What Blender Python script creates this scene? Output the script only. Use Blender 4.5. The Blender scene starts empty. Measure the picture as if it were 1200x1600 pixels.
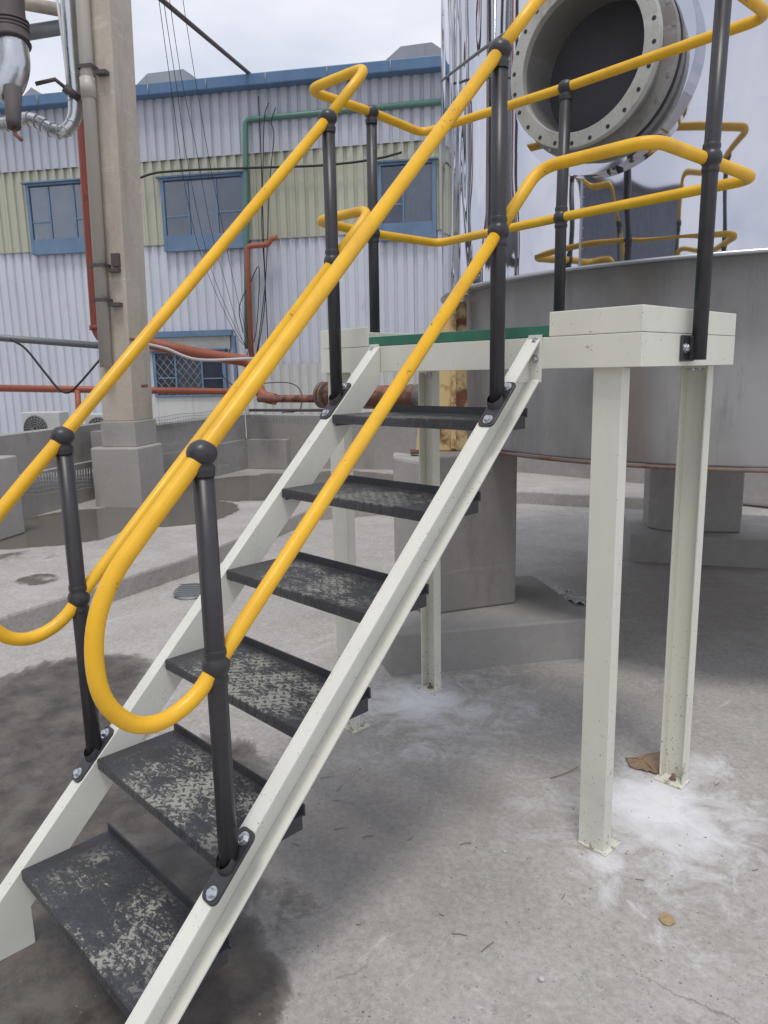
import bpy, bmesh, math, random
from mathutils import Vector, Matrix
random.seed(7)
S = bpy.context.scene
R = math.radians
# ---------------------------------------------------------------- camera
CAM = Vector((2.14327, -0.57934, 1.65094)); YAW, PITCH, ROLL, FPX = 0.7961, -0.1884, -0.0204, 1152.07
_R = Vector((math.cos(YAW), math.sin(YAW), 0))
CF = Vector((-math.sin(YAW)*math.cos(PITCH), math.cos(YAW)*math.cos(PITCH), math.sin(PITCH)))
_U = _R.cross(CF)
CR = _R*math.cos(ROLL) + _U*math.sin(ROLL); CU = _U*math.cos(ROLL) - _R*math.sin(ROLL)
cd = bpy.data.cameras.new('camera'); cam = bpy.data.objects.new('camera', cd)
S.collection.objects.link(cam); S.camera = cam
m3 = Matrix((CR, CU, -CF)).transposed()
cam.matrix_world = Matrix.Translation(CAM) @ m3.to_4x4()
cd.sensor_fit = 'HORIZONTAL'; cd.sensor_width = 36; cd.lens = 36*FPX/1200; cd.clip_start = .05; cd.clip_end = 600
# ---------------------------------------------------------------- sky, sun, exposure
SUN_EL, SUN_AZ = R(70), R(-50)          # azimuth of the sun measured from +X
W = bpy.data.worlds.new('World'); S.world = W; W.use_nodes = True
nt = W.node_tree; nt.nodes.clear()
o = nt.nodes.new('ShaderNodeOutputWorld'); bg = nt.nodes.new('ShaderNodeBackground')
sky = nt.nodes.new('ShaderNodeTexSky'); sky.sky_type = 'NISHITA'; sky.sun_disc = False
sky.sun_elevation = SUN_EL; sky.sun_rotation = math.pi/2 - SUN_AZ; sky.air_density = 1.3; sky.dust_density = 3
tc = nt.nodes.new('ShaderNodeTexCoord'); mp = nt.nodes.new('ShaderNodeMapping'); mp.inputs['Scale'].default_value = (1.6, 1.6, 4)
nz = nt.nodes.new('ShaderNodeTexNoise'); nz.inputs['Scale'].default_value = 1.6; nz.inputs['Detail'].default_value = 6; nz.inputs['Roughness'].default_value = .55
cr = nt.nodes.new('ShaderNodeValToRGB')
cr.color_ramp.elements[0].position = .35; cr.color_ramp.elements[0].color = (6.35, 6.85, 8.1, 1)
cr.color_ramp.elements[1].position = .65; cr.color_ramp.elements[1].color = (8.9, 9.15, 9.9, 1)
mx = nt.nodes.new('ShaderNodeMix'); mx.data_type = 'RGBA'; mx.inputs[0].default_value = .93
nt.links.new(tc.outputs['Generated'], mp.inputs[0]); nt.links.new(mp.outputs[0], nz.inputs['Vector'])
nt.links.new(nz.outputs['Fac'], cr.inputs[0]); nt.links.new(sky.outputs[0], mx.inputs[6]); nt.links.new(cr.outputs[0], mx.inputs[7])
nt.links.new(mx.outputs[2], bg.inputs[0]); bg.inputs[1].default_value = .1; nt.links.new(bg.outputs[0], o.inputs[0])
sl = bpy.data.lights.new('sun', 'SUN'); sl.energy = 1.5; sl.angle = R(14); sl.color = (1, .965, .91)
sun = bpy.data.objects.new('sun', sl); S.collection.objects.link(sun)
sd = Vector((math.cos(SUN_EL)*math.cos(SUN_AZ), math.cos(SUN_EL)*math.sin(SUN_AZ), math.sin(SUN_EL)))
sun.rotation_euler = sd.to_track_quat('Z', 'Y').to_euler()
S.view_settings.view_transform = 'Standard'; S.view_settings.look = 'None'; S.view_settings.exposure = 0.06; S.view_settings.gamma = 1
# ---------------------------------------------------------------- survey helpers: sight lines met with real planes
def ray(u, v): return CR*((u-600)/FPX) - CU*((v-800)/FPX) + CF
def gz(u, v, z=-.02): d = ray(u, v); return CAM + d*((z-CAM.z)/d.z)
def dp(u, v, depth): return CAM + ray(u, v)*depth
RH = Vector((CR.x, CR.y, 0)).normalized(); FH = Vector((CF.x, CF.y, 0)).normalized()
BA = R(10.4); BD = (RH*math.cos(BA) - FH*math.sin(BA)).normalized(); BN = Vector((BD.y, -BD.x, 0))   # along the warehouse, out of its wall
def onpl(u, v, P, N): d = ray(u, v); return CAM + d*((P-CAM).dot(N)/d.dot(N))
# ---------------------------------------------------------------- materials
class NT:
    def __init__(s, name):
        s.m = bpy.data.materials.new(name); s.m.use_nodes = True; s.t = s.m.node_tree; s.b = s.t.nodes['Principled BSDF']
        s.tc = s.t.nodes.new('ShaderNodeTexCoord')
        s.out = s.t.nodes['Material Output']
    def n(s, k, **kw):
        x = s.t.nodes.new(k)
        for a, b in kw.items(): setattr(x, a, b)
        return x
    def l(s, a, b): s.t.links.new(a, b)
    def noise(s, scale, detail=5, rough=.55, vec=None, dist=0, stretch=None):
        x = s.n('ShaderNodeTexNoise'); x.inputs['Scale'].default_value = scale; x.inputs['Detail'].default_value = detail
        x.inputs['Roughness'].default_value = rough; x.inputs['Distortion'].default_value = dist
        v = vec or s.tc.outputs['Object']
        if stretch:
            m = s.n('ShaderNodeMapping'); m.inputs['Scale'].default_value = stretch; s.l(v, m.inputs[0]); v = m.outputs[0]
        s.l(v, x.inputs['Vector']); return x.outputs['Fac']
    def ramp(s, f, stops):
        x = s.n('ShaderNodeValToRGB'); e = x.color_ramp.elements
        while len(e) < len(stops): e.new(.5)
        for i, (p, c) in enumerate(stops):
            e[i].position = p; e[i].color = (*c, 1) if hasattr(c, '__len__') else (c, c, c, 1)
        s.l(f, x.inputs[0]); return x.outputs[0]
    def mix(s, f, a, b, mode='MIX'):
        x = s.n('ShaderNodeMix', data_type='RGBA', blend_type=mode)
        for i, q in ((0, f), (6, a), (7, b)):
            if hasattr(q, 'node'): s.l(q, x.inputs[i])
            elif i == 0: x.inputs[0].default_value = q
            else: x.inputs[i].default_value = (*q, 1) if hasattr(q, '__len__') else (q, q, q, 1)
        return x.outputs[2]
    def math(s, op, a, b=0, c=None):
        x = s.n('ShaderNodeMath', operation=op)
        for i, q in enumerate((a, b) if c is None else (a, b, c)):
            if hasattr(q, 'node'): s.l(q, x.inputs[i])
            else: x.inputs[i].default_value = q
        return x.outputs[0]
    def blob(s, P, r, soft=.5):      # a soft round patch at a place on the ground
        g = s.n('ShaderNodeNewGeometry'); d = s.n('ShaderNodeVectorMath', operation='DISTANCE'); s.l(g.outputs['Position'], d.inputs[0])
        d.inputs[1].default_value = P; m = s.n('ShaderNodeMapRange'); m.interpolation_type = 'SMOOTHSTEP'
        s.l(d.outputs['Value'], m.inputs[0]); m.inputs[1].default_value = r*(1-soft); m.inputs[2].default_value = r*(1+soft)
        m.inputs[3].default_value = 1; m.inputs[4].default_value = 0; return m.outputs[0]
    def bump(s, h, st=.3, dist=.01):
        x = s.n('ShaderNodeBump'); x.inputs['Strength'].default_value = st; x.inputs['Distance'].default_value = dist
        s.l(h, x.inputs['Height']); s.l(x.outputs[0], s.b.inputs['Normal']); return x
    def fin(s, col=None, rough=None, metal=None, spec=None):
        for k, q in (('Base Color', col), ('Roughness', rough), ('Metallic', metal), ('Specular IOR Level', spec)):
            if q is None: continue
            i = s.b.inputs[k]
            if hasattr(q, 'node'): s.l(q, i)
            else: i.default_value = (*q, 1) if hasattr(q, '__len__') else q
        return s.m
def paint(name, c, c2=None, rough=.45, chips=None, nscale=3, chipdens=.72, bump=.05, streak=False):
    t = NT(name); c2 = c2 or tuple(x*.85 for x in c)
    f = t.noise(nscale, 6, .6, stretch=(1, 1, .15) if streak else None)
    col = t.mix(t.ramp(f, [(.35, 0.), (.65, 1.)]), c, c2)
    if chips:
        k = t.noise(90, 3, .6); k2 = t.noise(6, 4, .6)
        msk = t.math('MULTIPLY', t.ramp(k, [(chipdens, 0.), (chipdens+.02, 1.)]), t.ramp(k2, [(.45, 0.), (.55, 1.)]))
        col = t.mix(msk, col, chips)
    t.bump(t.noise(220, 2, .5), bump, .002)
    return t.fin(col, rough)
def rusty(name, c, rust=(.22, .085, .04), amt=.5, rough=.6, metal=0., scale=5):
    t = NT(name); f = t.noise(scale, 8, .68)
    msk = t.ramp(f, [(amt, 0.), (amt+.1, 1.)])
    rc = t.mix(t.noise(30, 4, .6), rust, tuple(x*.45 for x in rust))
    t.bump(f, .3, .01)
    return t.fin(t.mix(msk, c, rc), rough, metal)
M = {}
def cream_mat():
    t = NT('cream_paint'); f = t.noise(4, 7, .62, stretch=(1, 1, .25))
    col = t.mix(t.ramp(f, [(.35, 0.), (.65, 1.)]), (.76, .75, .655), (.69, .68, .59))
    col = t.mix(t.ramp(t.noise(2.5, 7, .68, dist=.5), [(.54, 0.), (.72, .4)]), col, (.50, .49, .42))
    g = t.n('ShaderNodeNewGeometry'); sp = t.n('ShaderNodeSeparateXYZ'); t.l(g.outputs['Position'], sp.inputs[0])
    mr = t.n('ShaderNodeMapRange'); t.l(sp.outputs[2], mr.inputs[0]); mr.inputs[1].default_value = .75; mr.inputs[2].default_value = .05; mr.inputs[3].default_value = 0.; mr.inputs[4].default_value = .07
    sp1 = t.math('MULTIPLY', t.ramp(t.math('ADD', t.noise(110, 2, .5, stretch=(1, 1, .8)), mr.outputs[0]), [(.735, 0.), (.755, .9)]), 1.)
    sp2 = t.math('MULTIPLY', t.ramp(t.noise(60, 4, .7, dist=.6), [(.68, 0.), (.70, .85)]), t.ramp(t.noise(5, 4, .6), [(.50, 0.), (.60, 1.)]))
    scr = t.math('MULTIPLY', t.ramp(t.noise(26, 5, .7, stretch=(.12, .12, 1.6), dist=.6), [(.66, 0.), (.69, .6)]), t.ramp(t.noise(3, 3), [(.5, 0.), (.6, 1.)]))
    col = t.mix(t.math('MAXIMUM', sp1, t.math('MAXIMUM', sp2, scr)), col, (.14, .12, .09))
    ft = t.n('ShaderNodeMapRange'); t.l(sp.outputs[2], ft.inputs[0]); ft.inputs[1].default_value = .11; ft.inputs[2].default_value = -.01; ft.inputs[3].default_value = 0.; ft.inputs[4].default_value = .11
    col = t.mix(t.ramp(t.math('ADD', t.noise(22, 6, .7), ft.outputs[0]), [(.66, 0.), (.72, .75)]), col, (.24, .15, .09))
    t.bump(t.math('ADD', t.noise(160, 3, .5), t.math('MULTIPLY', t.noise(14, 4, .6, stretch=(1, 1, .2)), .5)), .08, .003); return t.fin(col, .40)
M['cream'] = cream_mat()
def yellow_mat():
    t = NT('yellow_paint'); f = t.noise(9, 6, .6)
    col = t.mix(t.ramp(f, [(.35, 0.), (.65, 1.)]), (.88, .50, .020), (.80, .43, .018))
    col = t.mix(t.ramp(t.noise(3.5, 7, .7, dist=.5), [(.50, 0.), (.68, .45)]), col, (.52, .31, .05))
    k = t.math('MULTIPLY', t.ramp(t.noise(70, 4, .65, dist=.8), [(.62, 0.), (.65, 1.)]), t.ramp(t.noise(4.5, 5, .6), [(.58, 0.), (.63, 1.)]))
    col = t.mix(k, col, (.11, .075, .035)); t.bump(t.math('ADD', t.noise(60, 3, .5), t.math('MULTIPLY', k, -2.)), .10, .002)
    return t.fin(col, t.ramp(t.noise(6, 6, .7), [(.35, .30), (.65, .52)]))
M['yellow'] = yellow_mat()
M['black'] = paint('black_coating', (.032, .031, .036), (.042, .040, .045), .38, nscale=12)
M['green'] = paint('green_grating_paint', (.028, .145, .09), (.04, .18, .12), .5, nscale=10)
M['bolt'] = NT('zinc_bolt').fin((.55, .57, .6), .32, .85)
def stringer_mat():
    t = NT('stringer_cream_paint'); f = t.noise(5, 6, .6)
    col = t.mix(t.ramp(f, [(.35, 0.), (.65, 1.)]), (.74, .73, .66), (.68, .675, .60))
    k = t.noise(140, 3, .6); k2 = t.noise(7, 5, .65)
    col = t.mix(t.math('MULTIPLY', t.ramp(k, [(.64, 0.), (.67, 1.)]), t.ramp(k2, [(.45, 0.), (.6, 1.)])), col, (.30, .28, .22))
    t.bump(t.noise(200, 2, .5), .06, .002); return t.fin(col, .4)
M['stringer'] = stringer_mat()
def tread_mat():
    t = NT('scuffed_black_checker_plate')
    def stroke(ang, pitch, asp, off=0., jit=.25):     # raised bars of a checker plate, alternately turned
        m = t.n('ShaderNodeMapping'); m.inputs['Rotation'].default_value = (0, 0, ang); m.inputs['Scale'].default_value = (1/pitch, 1/pitch, 0); m.inputs['Location'].default_value = (off, off, 0)
        nzv = t.n('ShaderNodeTexNoise'); nzv.inputs['Scale'].default_value = 45; nzv.inputs['Detail'].default_value = 3; t.l(t.tc.outputs['Object'], nzv.inputs['Vector'])
        av = t.n('ShaderNodeVectorMath', operation='MULTIPLY_ADD'); t.l(nzv.outputs['Color'], av.inputs[0]); av.inputs[1].default_value = (.018, .018, 0); t.l(t.tc.outputs['Object'], av.inputs[2])
        t.l(av.outputs[0], m.inputs[0]); s_ = t.n('ShaderNodeSeparateXYZ'); t.l(m.outputs[0], s_.inputs[0])
        fx, fy = t.math('FLOOR', s_.outputs[0]), t.math('FLOOR', s_.outputs[1])
        par = t.math('ABSOLUTE', t.math('MODULO', t.math('ADD', fx, fy), 2.))
        lx = t.math('SUBTRACT', t.math('SUBTRACT', s_.outputs[0], fx), .5); ly = t.math('SUBTRACT', t.math('SUBTRACT', s_.outputs[1], fy), .5)
        def ell(p, q): return t.math('ADD', t.math('POWER', t.math('DIVIDE', t.math('ABSOLUTE', p), .50), 2.), t.math('POWER', t.math('DIVIDE', t.math('ABSOLUTE', q), asp), 2.))
        e = t.mix(par, ell(lx, ly), ell(ly, lx)); return t.ramp(e, [(.55, 1.), (1., 0.)])
    lz = stroke(R(40), .025, .14)
    oi = t.n('ShaderNodeObjectInfo'); vm = t.n('ShaderNodeVectorMath', operation='ADD'); t.l(t.tc.outputs['Object'], vm.inputs[0])
    sc = t.n('ShaderNodeVectorMath', operation='SCALE'); t.l(oi.outputs['Location'], sc.inputs[0]); sc.inputs['Scale'].default_value = 7.3; t.l(sc.outputs[0], vm.inputs[1])
    P = t.ramp(t.noise(5.5, 5, .62, vec=vm.outputs[0], dist=.5), [(.36, 0.), (.68, 1.)])
    fine = t.ramp(t.noise(110, 5, .75, dist=1.2), [(.34, 0.), (.66, 1.)]); mid = t.ramp(t.noise(30, 5, .7, stretch=(.55, 1.7, 1), dist=1.2), [(.34, 0.), (.66, 1.)])
    inv = stroke(R(40), .025, .20)
    v = t.math('ADD', t.math('MULTIPLY', P, .42), t.math('ADD', t.math('MULTIPLY', fine, .26), t.math('MULTIPLY', mid, .30)))
    worn = t.math('MULTIPLY', t.ramp(v, [(.475, 0.), (.56, 1.)]), t.math('SUBTRACT', 1., t.math('MULTIPLY', inv, .85)))
    dust = t.math('MULTIPLY', t.ramp(v, [(.30, 0.), (.60, .14)]), 1.)
    worn = t.math('MAXIMUM', worn, dust)
    sx = t.n('ShaderNodeSeparateXYZ'); t.l(t.tc.outputs['Object'], sx.inputs[0])
    edge = t.n('ShaderNodeMapRange'); t.l(sx.outputs[0], edge.inputs[0]); edge.inputs[1].default_value = .04; edge.inputs[2].default_value = .16
    edge2 = t.n('ShaderNodeMapRange'); t.l(sx.outputs[0], edge2.inputs[0]); edge2.inputs[1].default_value = .69; edge2.inputs[2].default_value = .58
    ey = t.n('ShaderNodeMapRange'); t.l(sx.outputs[1], ey.inputs[0]); ey.inputs[1].default_value = .262; ey.inputs[2].default_value = .20
    ez = t.n('ShaderNodeMapRange'); t.l(sx.outputs[2], ez.inputs[0]); ez.inputs[1].default_value = -.006; ez.inputs[2].default_value = -.001; ez.inputs[3].default_value = .12
    worn = t.math('MULTIPLY', worn, t.math('MULTIPLY', t.math('MULTIPLY', edge.outputs[0], edge2.outputs[0]), t.math('MULTIPLY', ey.outputs[0], ez.outputs[0])))
    lsp = t.n('ShaderNodeSeparateXYZ'); t.l(oi.outputs['Location'], lsp.inputs[0]); hi = t.n('ShaderNodeMapRange'); t.l(lsp.outputs[2], hi.inputs[0])
    hi.inputs[1].default_value = .55; hi.inputs[2].default_value = 1.3; hi.inputs[3].default_value = 1.; hi.inputs[4].default_value = .5; worn = t.math('MULTIPLY', worn, hi.outputs[0])
    base = t.mix(t.noise(9, 6, .65), (.026, .027, .034), (.062, .063, .070))
    col = t.mix(worn, base, t.mix(t.noise(25, 3), (.27, .265, .235), (.36, .355, .31)))
    t.bump(t.math('ADD', lz, t.math('MULTIPLY', t.noise(150, 3), .3)), .35, .003)
    return t.fin(col, t.mix(worn, .36, .75))
M['tread'] = tread_mat()
def concrete(name, c1, c2, stain=(.16, .14, .12), scale=1.4, rough=.85, bumpst=.25, streak=False, stains=.6):
    t = NT(name); f = t.noise(scale, 9, .62, dist=.3); g = t.noise(scale*14, 6, .7)
    col = t.mix(t.ramp(f, [(.3, 0.), (.7, 1.)]), c1, c2)
    col = t.mix(t.ramp(g, [(.35, .22), (.65, 0.)]), col, tuple(x*.6 for x in c1))
    s = t.noise(scale*1.3, 7, .6, stretch=(1, 1, .14) if streak else None)
    col = t.mix(t.ramp(s, [(stains-.08, 0.), (stains+.1, .65)]), col, stain)
    pits = t.ramp(t.noise(75, 3, .55), [(.69, 0.), (.72, .8)])
    col = t.mix(pits, col, tuple(x*.35 for x in c1))
    frm = t.math('MULTIPLY', t.ramp(t.noise(2.2, 7, .72, stretch=(.35, .35, 3.2), dist=.25), [(.58, 0.), (.64, .35)]), 1.)
    col = t.mix(frm, col, tuple(min(1, x*1.28) for x in c2))
    col = t.mix(t.ramp(t.noise(3.1, 9, .75, stretch=(1, 1, .22)), [(.58, 0.), (.68, .5)]), col, tuple(x*.85 for x in stain))
    t.bump(t.math('SUBTRACT', t.noise(70, 5, .65), pits), bumpst, .006); return t.fin(col, rough)
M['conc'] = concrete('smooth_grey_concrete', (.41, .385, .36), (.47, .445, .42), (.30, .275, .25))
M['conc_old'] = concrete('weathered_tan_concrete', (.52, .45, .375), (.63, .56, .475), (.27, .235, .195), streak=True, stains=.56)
M['conc_shaded'] = concrete('shade_darkened_concrete', (.25, .232, .218), (.32, .30, .28), (.19, .17, .155), 1.2, streak=True)  # streaked concrete with the tank's shade on the pier put into its tone
M['conc_wall'] = concrete('grey_bund_wall_concrete', (.35, .335, .315), (.42, .40, .38), (.24, .225, .205), 1.0)
def yard(name, slab):
    t = NT(name)
    big = t.noise(.55, 8, .62, dist=.4); mid = t.noise(3.2, 9, .66, dist=.2); fin = t.noise(42, 7, .72); gr = t.noise(190, 3, .6)
    col = t.mix(t.ramp(big, [(.34, 0.), (.66, 1.)]), (.375, .350, .330), (.465, .438, .415))
    col = t.mix(t.ramp(mid, [(.36, .5), (.58, 0.)]), col, (.30, .275, .25))
    col = t.mix(t.ramp(t.noise(9, 9, .78, dist=.4), [(.53, 0.), (.66, .45)]), col, (.60, .58, .55))
    col = t.mix(t.ramp(t.noise(13, 9, .76, dist=.9), [(.57, 0.), (.66, .5)]), col, (.25, .225, .20))
    scr = t.math('MULTIPLY', t.ramp(t.noise(5, 6, .7, stretch=(1.4, .10, 1), dist=1.6), [(.64, 0.), (.67, .5)]), t.ramp(t.noise(1.1, 3), [(.46, 0.), (.58, 1.)]))
    col = t.mix(scr, col, (.66, .65, .63))
    col = t.mix(t.ramp(t.noise(1.7, 6, .6, dist=.6), [(.55, 0.), (.72, .22)]), col, (.50, .41, .35))
    col = t.mix(t.ramp(fin, [(.3, .35), (.5, 0.), (.72, .4)]), col, t.mix(t.ramp(fin, [(.45, 0.), (.55, 1.)]), (.17, .15, .14), (.62, .59, .56)))
    col = t.mix(t.ramp(gr, [(.62, 0.), (.70, .6)]), col, (.66, .63, .60))
    col = t.mix(t.ramp(t.noise(120, 4, .6), [(.655, 0.), (.70, .85)]), col, (.10, .09, .08))
    # hairline cracks
    v = t.n('ShaderNodeTexVoronoi'); v.feature = 'DISTANCE_TO_EDGE'; v.inputs['Scale'].default_value = .47
    wv = t.n('ShaderNodeMixRGB' if False else 'ShaderNodeVectorMath', operation='ADD'); t.l(t.tc.outputs['Object'], wv.inputs[0])
    nv = t.n('ShaderNodeTexNoise'); nv.inputs['Scale'].default_value = 2.2; nv.inputs['Detail'].default_value = 6; t.l(t.tc.outputs['Object'], nv.inputs['Vector'])
    sc = t.n('ShaderNodeVectorMath', operation='SCALE'); sc.inputs['Scale'].default_value = .7; t.l(nv.outputs['Color'], sc.inputs[0]); t.l(sc.outputs[0], wv.inputs[1]); t.l(wv.outputs[0], v.inputs['Vector'])
    ck = t.math('MULTIPLY', t.ramp(v.outputs['Distance'], [(.0, .55), (.0035, 0.)]), t.ramp(t.noise(1.3, 3), [(.55, 0.), (.64, 1.)]))
    col = t.mix(ck, col, (.10, .09, .08))
    rough = .82
    if not slab:
        # white grinding powder round the platform legs
        pw = None
        for P, r, k in ((gz(1010, 1255), .19, .85), (gz(1000, 1290), .45, .35), (gz(680, 1105), .5, .35), (gz(950, 1345), .06, .6), (gz(1060, 1300), .16, .6), (gz(1090, 1200), .12, .5), (gz(660, 1092), .20, .75), (gz(740, 1110), .13, .45), (gz(585, 1100), .16, .5), (gz(1150, 1270), .14, .45)):
            m = t.math('MULTIPLY', t.blob(P, r*1.2, .75), k); pw = m if pw is None else t.math('MAXIMUM', pw, m)
        br = t.noise(5, 10, .74, dist=.7); pm = t.math('MULTIPLY', t.ramp(t.math('ADD', pw, t.math('MULTIPLY', t.math('SUBTRACT', br, .5), 1.5)), [(.24, 0.), (.50, .5), (.85, .95)]), t.ramp(pw, [(.0, 0.), (.12, 1.)]))
        sp = t.math('MULTIPLY', t.ramp(t.noise(4, 8, .78, dist=1.2), [(.60, 0.), (.70, .5)]), t.blob(gz(950, 1350), 1.3, .7))
        col = t.mix(t.math('MAXIMUM', pm, sp), col, (.80, .80, .83))
        # damp dark stains by the stair foot and left of it
        wet = None
        for P, r, k in ((gz(110, 1070), .42, 1.), (gz(30, 1160), .55, 1.1), (gz(250, 1230), .45, .8), (gz(-80, 1300), .7, 1.), (gz(60, 1560), .5, 1.), (gz(300, 1480), .20, 1.), (gz(340, 1560), .18, 1.), (gz(200, 1420), .4, .9), (gz(430, 1420), .20, .35)):
            m = t.math('MULTIPLY', t.blob(P, r, .55), k); wet = m if wet is None else t.math('MAXIMUM', wet, m)
        wb = t.math('MULTIPLY', t.ramp(t.math('ADD', wet, t.math('MULTIPLY', t.math('SUBTRACT', t.noise(3.2, 9, .70, dist=.6), .5), 1.3)), [(.34, 0.), (.47, .7), (.70, 1.)]), t.ramp(wet, [(.0, 0.), (.15, 1.)]))
        col = t.mix(wb, col, t.mix(t.ramp(t.noise(6, 7, .7), [(.38, 0.), (.62, 1.)]), (.06, .052, .046), (.15, .13, .112)))
        soft_shade = None  # soft dark patches: shade under tank and beside stairs put into floor colour
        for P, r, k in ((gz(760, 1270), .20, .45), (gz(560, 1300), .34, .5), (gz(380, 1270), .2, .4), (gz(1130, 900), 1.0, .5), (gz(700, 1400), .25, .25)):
            m = t.math('MULTIPLY', t.blob(P, r, .9), k); soft_shade = m if soft_shade is None else t.math('MAXIMUM', soft_shade, m)
        col = t.mix(t.math('MULTIPLY', soft_shade, t.ramp(t.noise(8, 8, .7), [(.25, .6), (.6, 1.)])), col, (.19, .17, .155))
        rough = t.mix(wb, .85, t.ramp(t.noise(2.2, 5, .6), [(.42, .22), (.60, .55)]))
    else:
        wet = None
        for P, r, k in ((gz(250, 800, .14), .9, 1.), (gz(60, 905, .14), .20, .62), (gz(330, 765, .14), 1.0, 1.), (gz(130, 815, .14), .8, 1.), (gz(420, 760, .14), 1.3, .9), (gz(80, 830, .14), .8, 1.), (gz(520, 752, .14), 1.2, .8), (gz(40, 870, .14), .35, .6)):
            m = t.math('MULTIPLY', t.blob(P, r, .35), k); wet = m if wet is None else t.math('MAXIMUM', wet, m)
        wb = t.ramp(t.math('ADD', wet, t.math('MULTIPLY', t.math('SUBTRACT', t.noise(1.3, 8, .66, dist=.5), .5), 1.2)), [(.50, 0.), (.60, 1.)])
        col = t.mix(wb, col, (.145, .13, .11)); rough = t.mix(wb, .85, .10)
    b = t.bump(t.math('ADD', t.math('MULTIPLY', mid, .3), t.math('ADD', t.math('MULTIPLY', fin, .6), t.math('MULTIPLY', gr, .5))), .35, .006)
    if slab:
        st = t.math('SUBTRACT', .35, t.math('MULTIPLY', wb, .33)); t.l(st, b.inputs['Strength'])
    return t.fin(col, rough)
M['yard'] = yard('worn_yard_concrete', False); M['slab'] = yard('raised_slab_concrete', True)
def siding(name, c, c2, streakc):
    t = NT(name); f = t.noise(.8, 5, .6); s = t.noise(6, 6, .65, stretch=(1, 1, .05))
    col = t.mix(t.ramp(f, [(.3, 0.), (.7, 1.)]), c, c2)
    dt = t.n('ShaderNodeVectorMath', operation='DOT_PRODUCT'); t.l(t.tc.outputs['Object'], dt.inputs[0]); dt.inputs[1].default_value = BD
    sh = t.math('DIVIDE', dt.outputs['Value'], .762); fl = t.math('FLOOR', sh); wn = t.n('ShaderNodeTexWhiteNoise'); wn.noise_dimensions = '1D'; t.l(fl, wn.inputs['W'])
    col = t.mix(t.math('MULTIPLY', wn.outputs['Value'], .45), col, streakc)
    fr = t.math('SUBTRACT', sh, fl); col = t.mix(t.ramp(fr, [(.0, .7), (.018, 0.)]), col, tuple(x*.35 for x in streakc))
    col = t.mix(t.ramp(s, [(.50, 0.), (.72, .55)]), col, streakc)
    col = t.mix(t.ramp(t.noise(3, 8, .75, stretch=(1, 1, .3)), [(.60, 0.), (.70, .35)]), col, (.33, .30, .27))
    col = t.mix(t.ramp(t.noise(40, 3), [(.71, 0.), (.74, .8)]), col, (.2, .14, .1))
    t.bump(t.noise(2.2, 3), .3, .03); return t.fin(col, .5)
M['sid_w'] = siding('pale_lavender_siding_paint', (.475, .50, .56), (.53, .55, .605), (.37, .385, .42))
M['sid_l'] = siding('white_lavender_siding_paint', (.60, .63, .70), (.65, .68, .74), (.50, .52, .58))
M['sid_c'] = siding('cream_siding_paint', (.47, .475, .37), (.52, .52, .42), (.36, .36, .28))
M['plinth'] = siding('cream_plinth_paint', (.60, .61, .60), (.66, .66, .62), (.45, .45, .42))
M['blue'] = paint('faded_blue_paint', (.12, .195, .31), (.16, .245, .36), .5)
M['bluefas'] = paint('blue_fascia_paint', (.085, .165, .29), (.11, .20, .34), .5, streak=True)
M['roof'] = siding('grey_roof_sheet', (.27, .29, .33), (.33, .35, .39), (.22, .22, .24))
M['dark'] = NT('dark_opening').fin((.035, .038, .045), .9)
M['room'] = paint('dim_room_backing', (.11, .12, .14), (.20, .21, .23), .9, nscale=1.2)
M['curtain'] = paint('grey_curtain_cloth', (.38, .39, .41), (.30, .31, .33), .9)
M['frame_in'] = paint('weathered_white_board', (.42, .42, .40), (.33, .33, .31), .6)
def glass():
    t = NT('window_glass'); g = t.n('ShaderNodeBsdfGlossy'); g.inputs['Roughness'].default_value = .05; g.inputs['Color'].default_value = (.8, .85, .9, 1)
    tr = t.n('ShaderNodeBsdfTransparent'); tr.inputs[0].default_value = (.55, .58, .62, 1); mxs = t.n('ShaderNodeMixShader'); tr.inputs[0].default_value = (.78, .80, .84, 1)
    lw = t.n('ShaderNodeLayerWeight'); lw.inputs[0].default_value = .35; k = t.math('MULTIPLY_ADD', lw.outputs['Facing'], .6, .06)
    t.l(k, mxs.inputs[0]); t.l(tr.outputs[0], mxs.inputs[1]); t.l(g.outputs[0], mxs.inputs[2]); t.l(mxs.outputs[0], t.out.inputs[0]); return t.m
M['glass'] = glass()
M['orange'] = rusty('red_oxide_pipe_paint', (.36, .105, .06), (.24, .08, .05), .62, .5)
M['redpipe'] = rusty('red_drain_pipe_paint', (.31, .075, .05), (.2, .06, .04), .6, .45)
M['greenpipe'] = rusty('green_pipe_paint', (.10, .22, .175), (.13, .2, .15), .6, .45)
M['greypipe'] = rusty('grey_galvanised_pipe', (.20, .215, .22), (.2, .15, .11), .66, .5, .3)
M['rust'] = rusty('rusty_pipe', (.27, .12, .085), (.16, .065, .04), .45, .75)
M['rustrim'] = rusty('rusty_rim', (.20, .15, .13), (.25, .12, .07), .5, .7)
M['rustdark'] = rusty('rust_brown_steel', (.10, .085, .085), (.30, .12, .07), .58, .7)
M['oldyellow'] = rusty('rusty_yellow_steel', (.60, .45, .22), (.24, .09, .04), .50, .6, scale=5)
M['lag'] = paint('ragged_lagging', (.22, .19, .17), (.10, .09, .085), .9, nscale=25, bump=.8)
M['pvc'] = paint('off_white_pipe_paint', (.54, .51, .45), (.47, .44, .38), .45, streak=True)
M['cable'] = NT('black_cable').fin((.02, .02, .022), .6)
M['wcable'] = NT('white_cable').fin((.6, .6, .6), .5)
M['wire'] = NT('galvanised_wire').fin((.42, .43, .44), .4, .7)
M['card'] = paint('brown_cardboard', (.36, .25, .17), (.28, .19, .13), .9)
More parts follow.
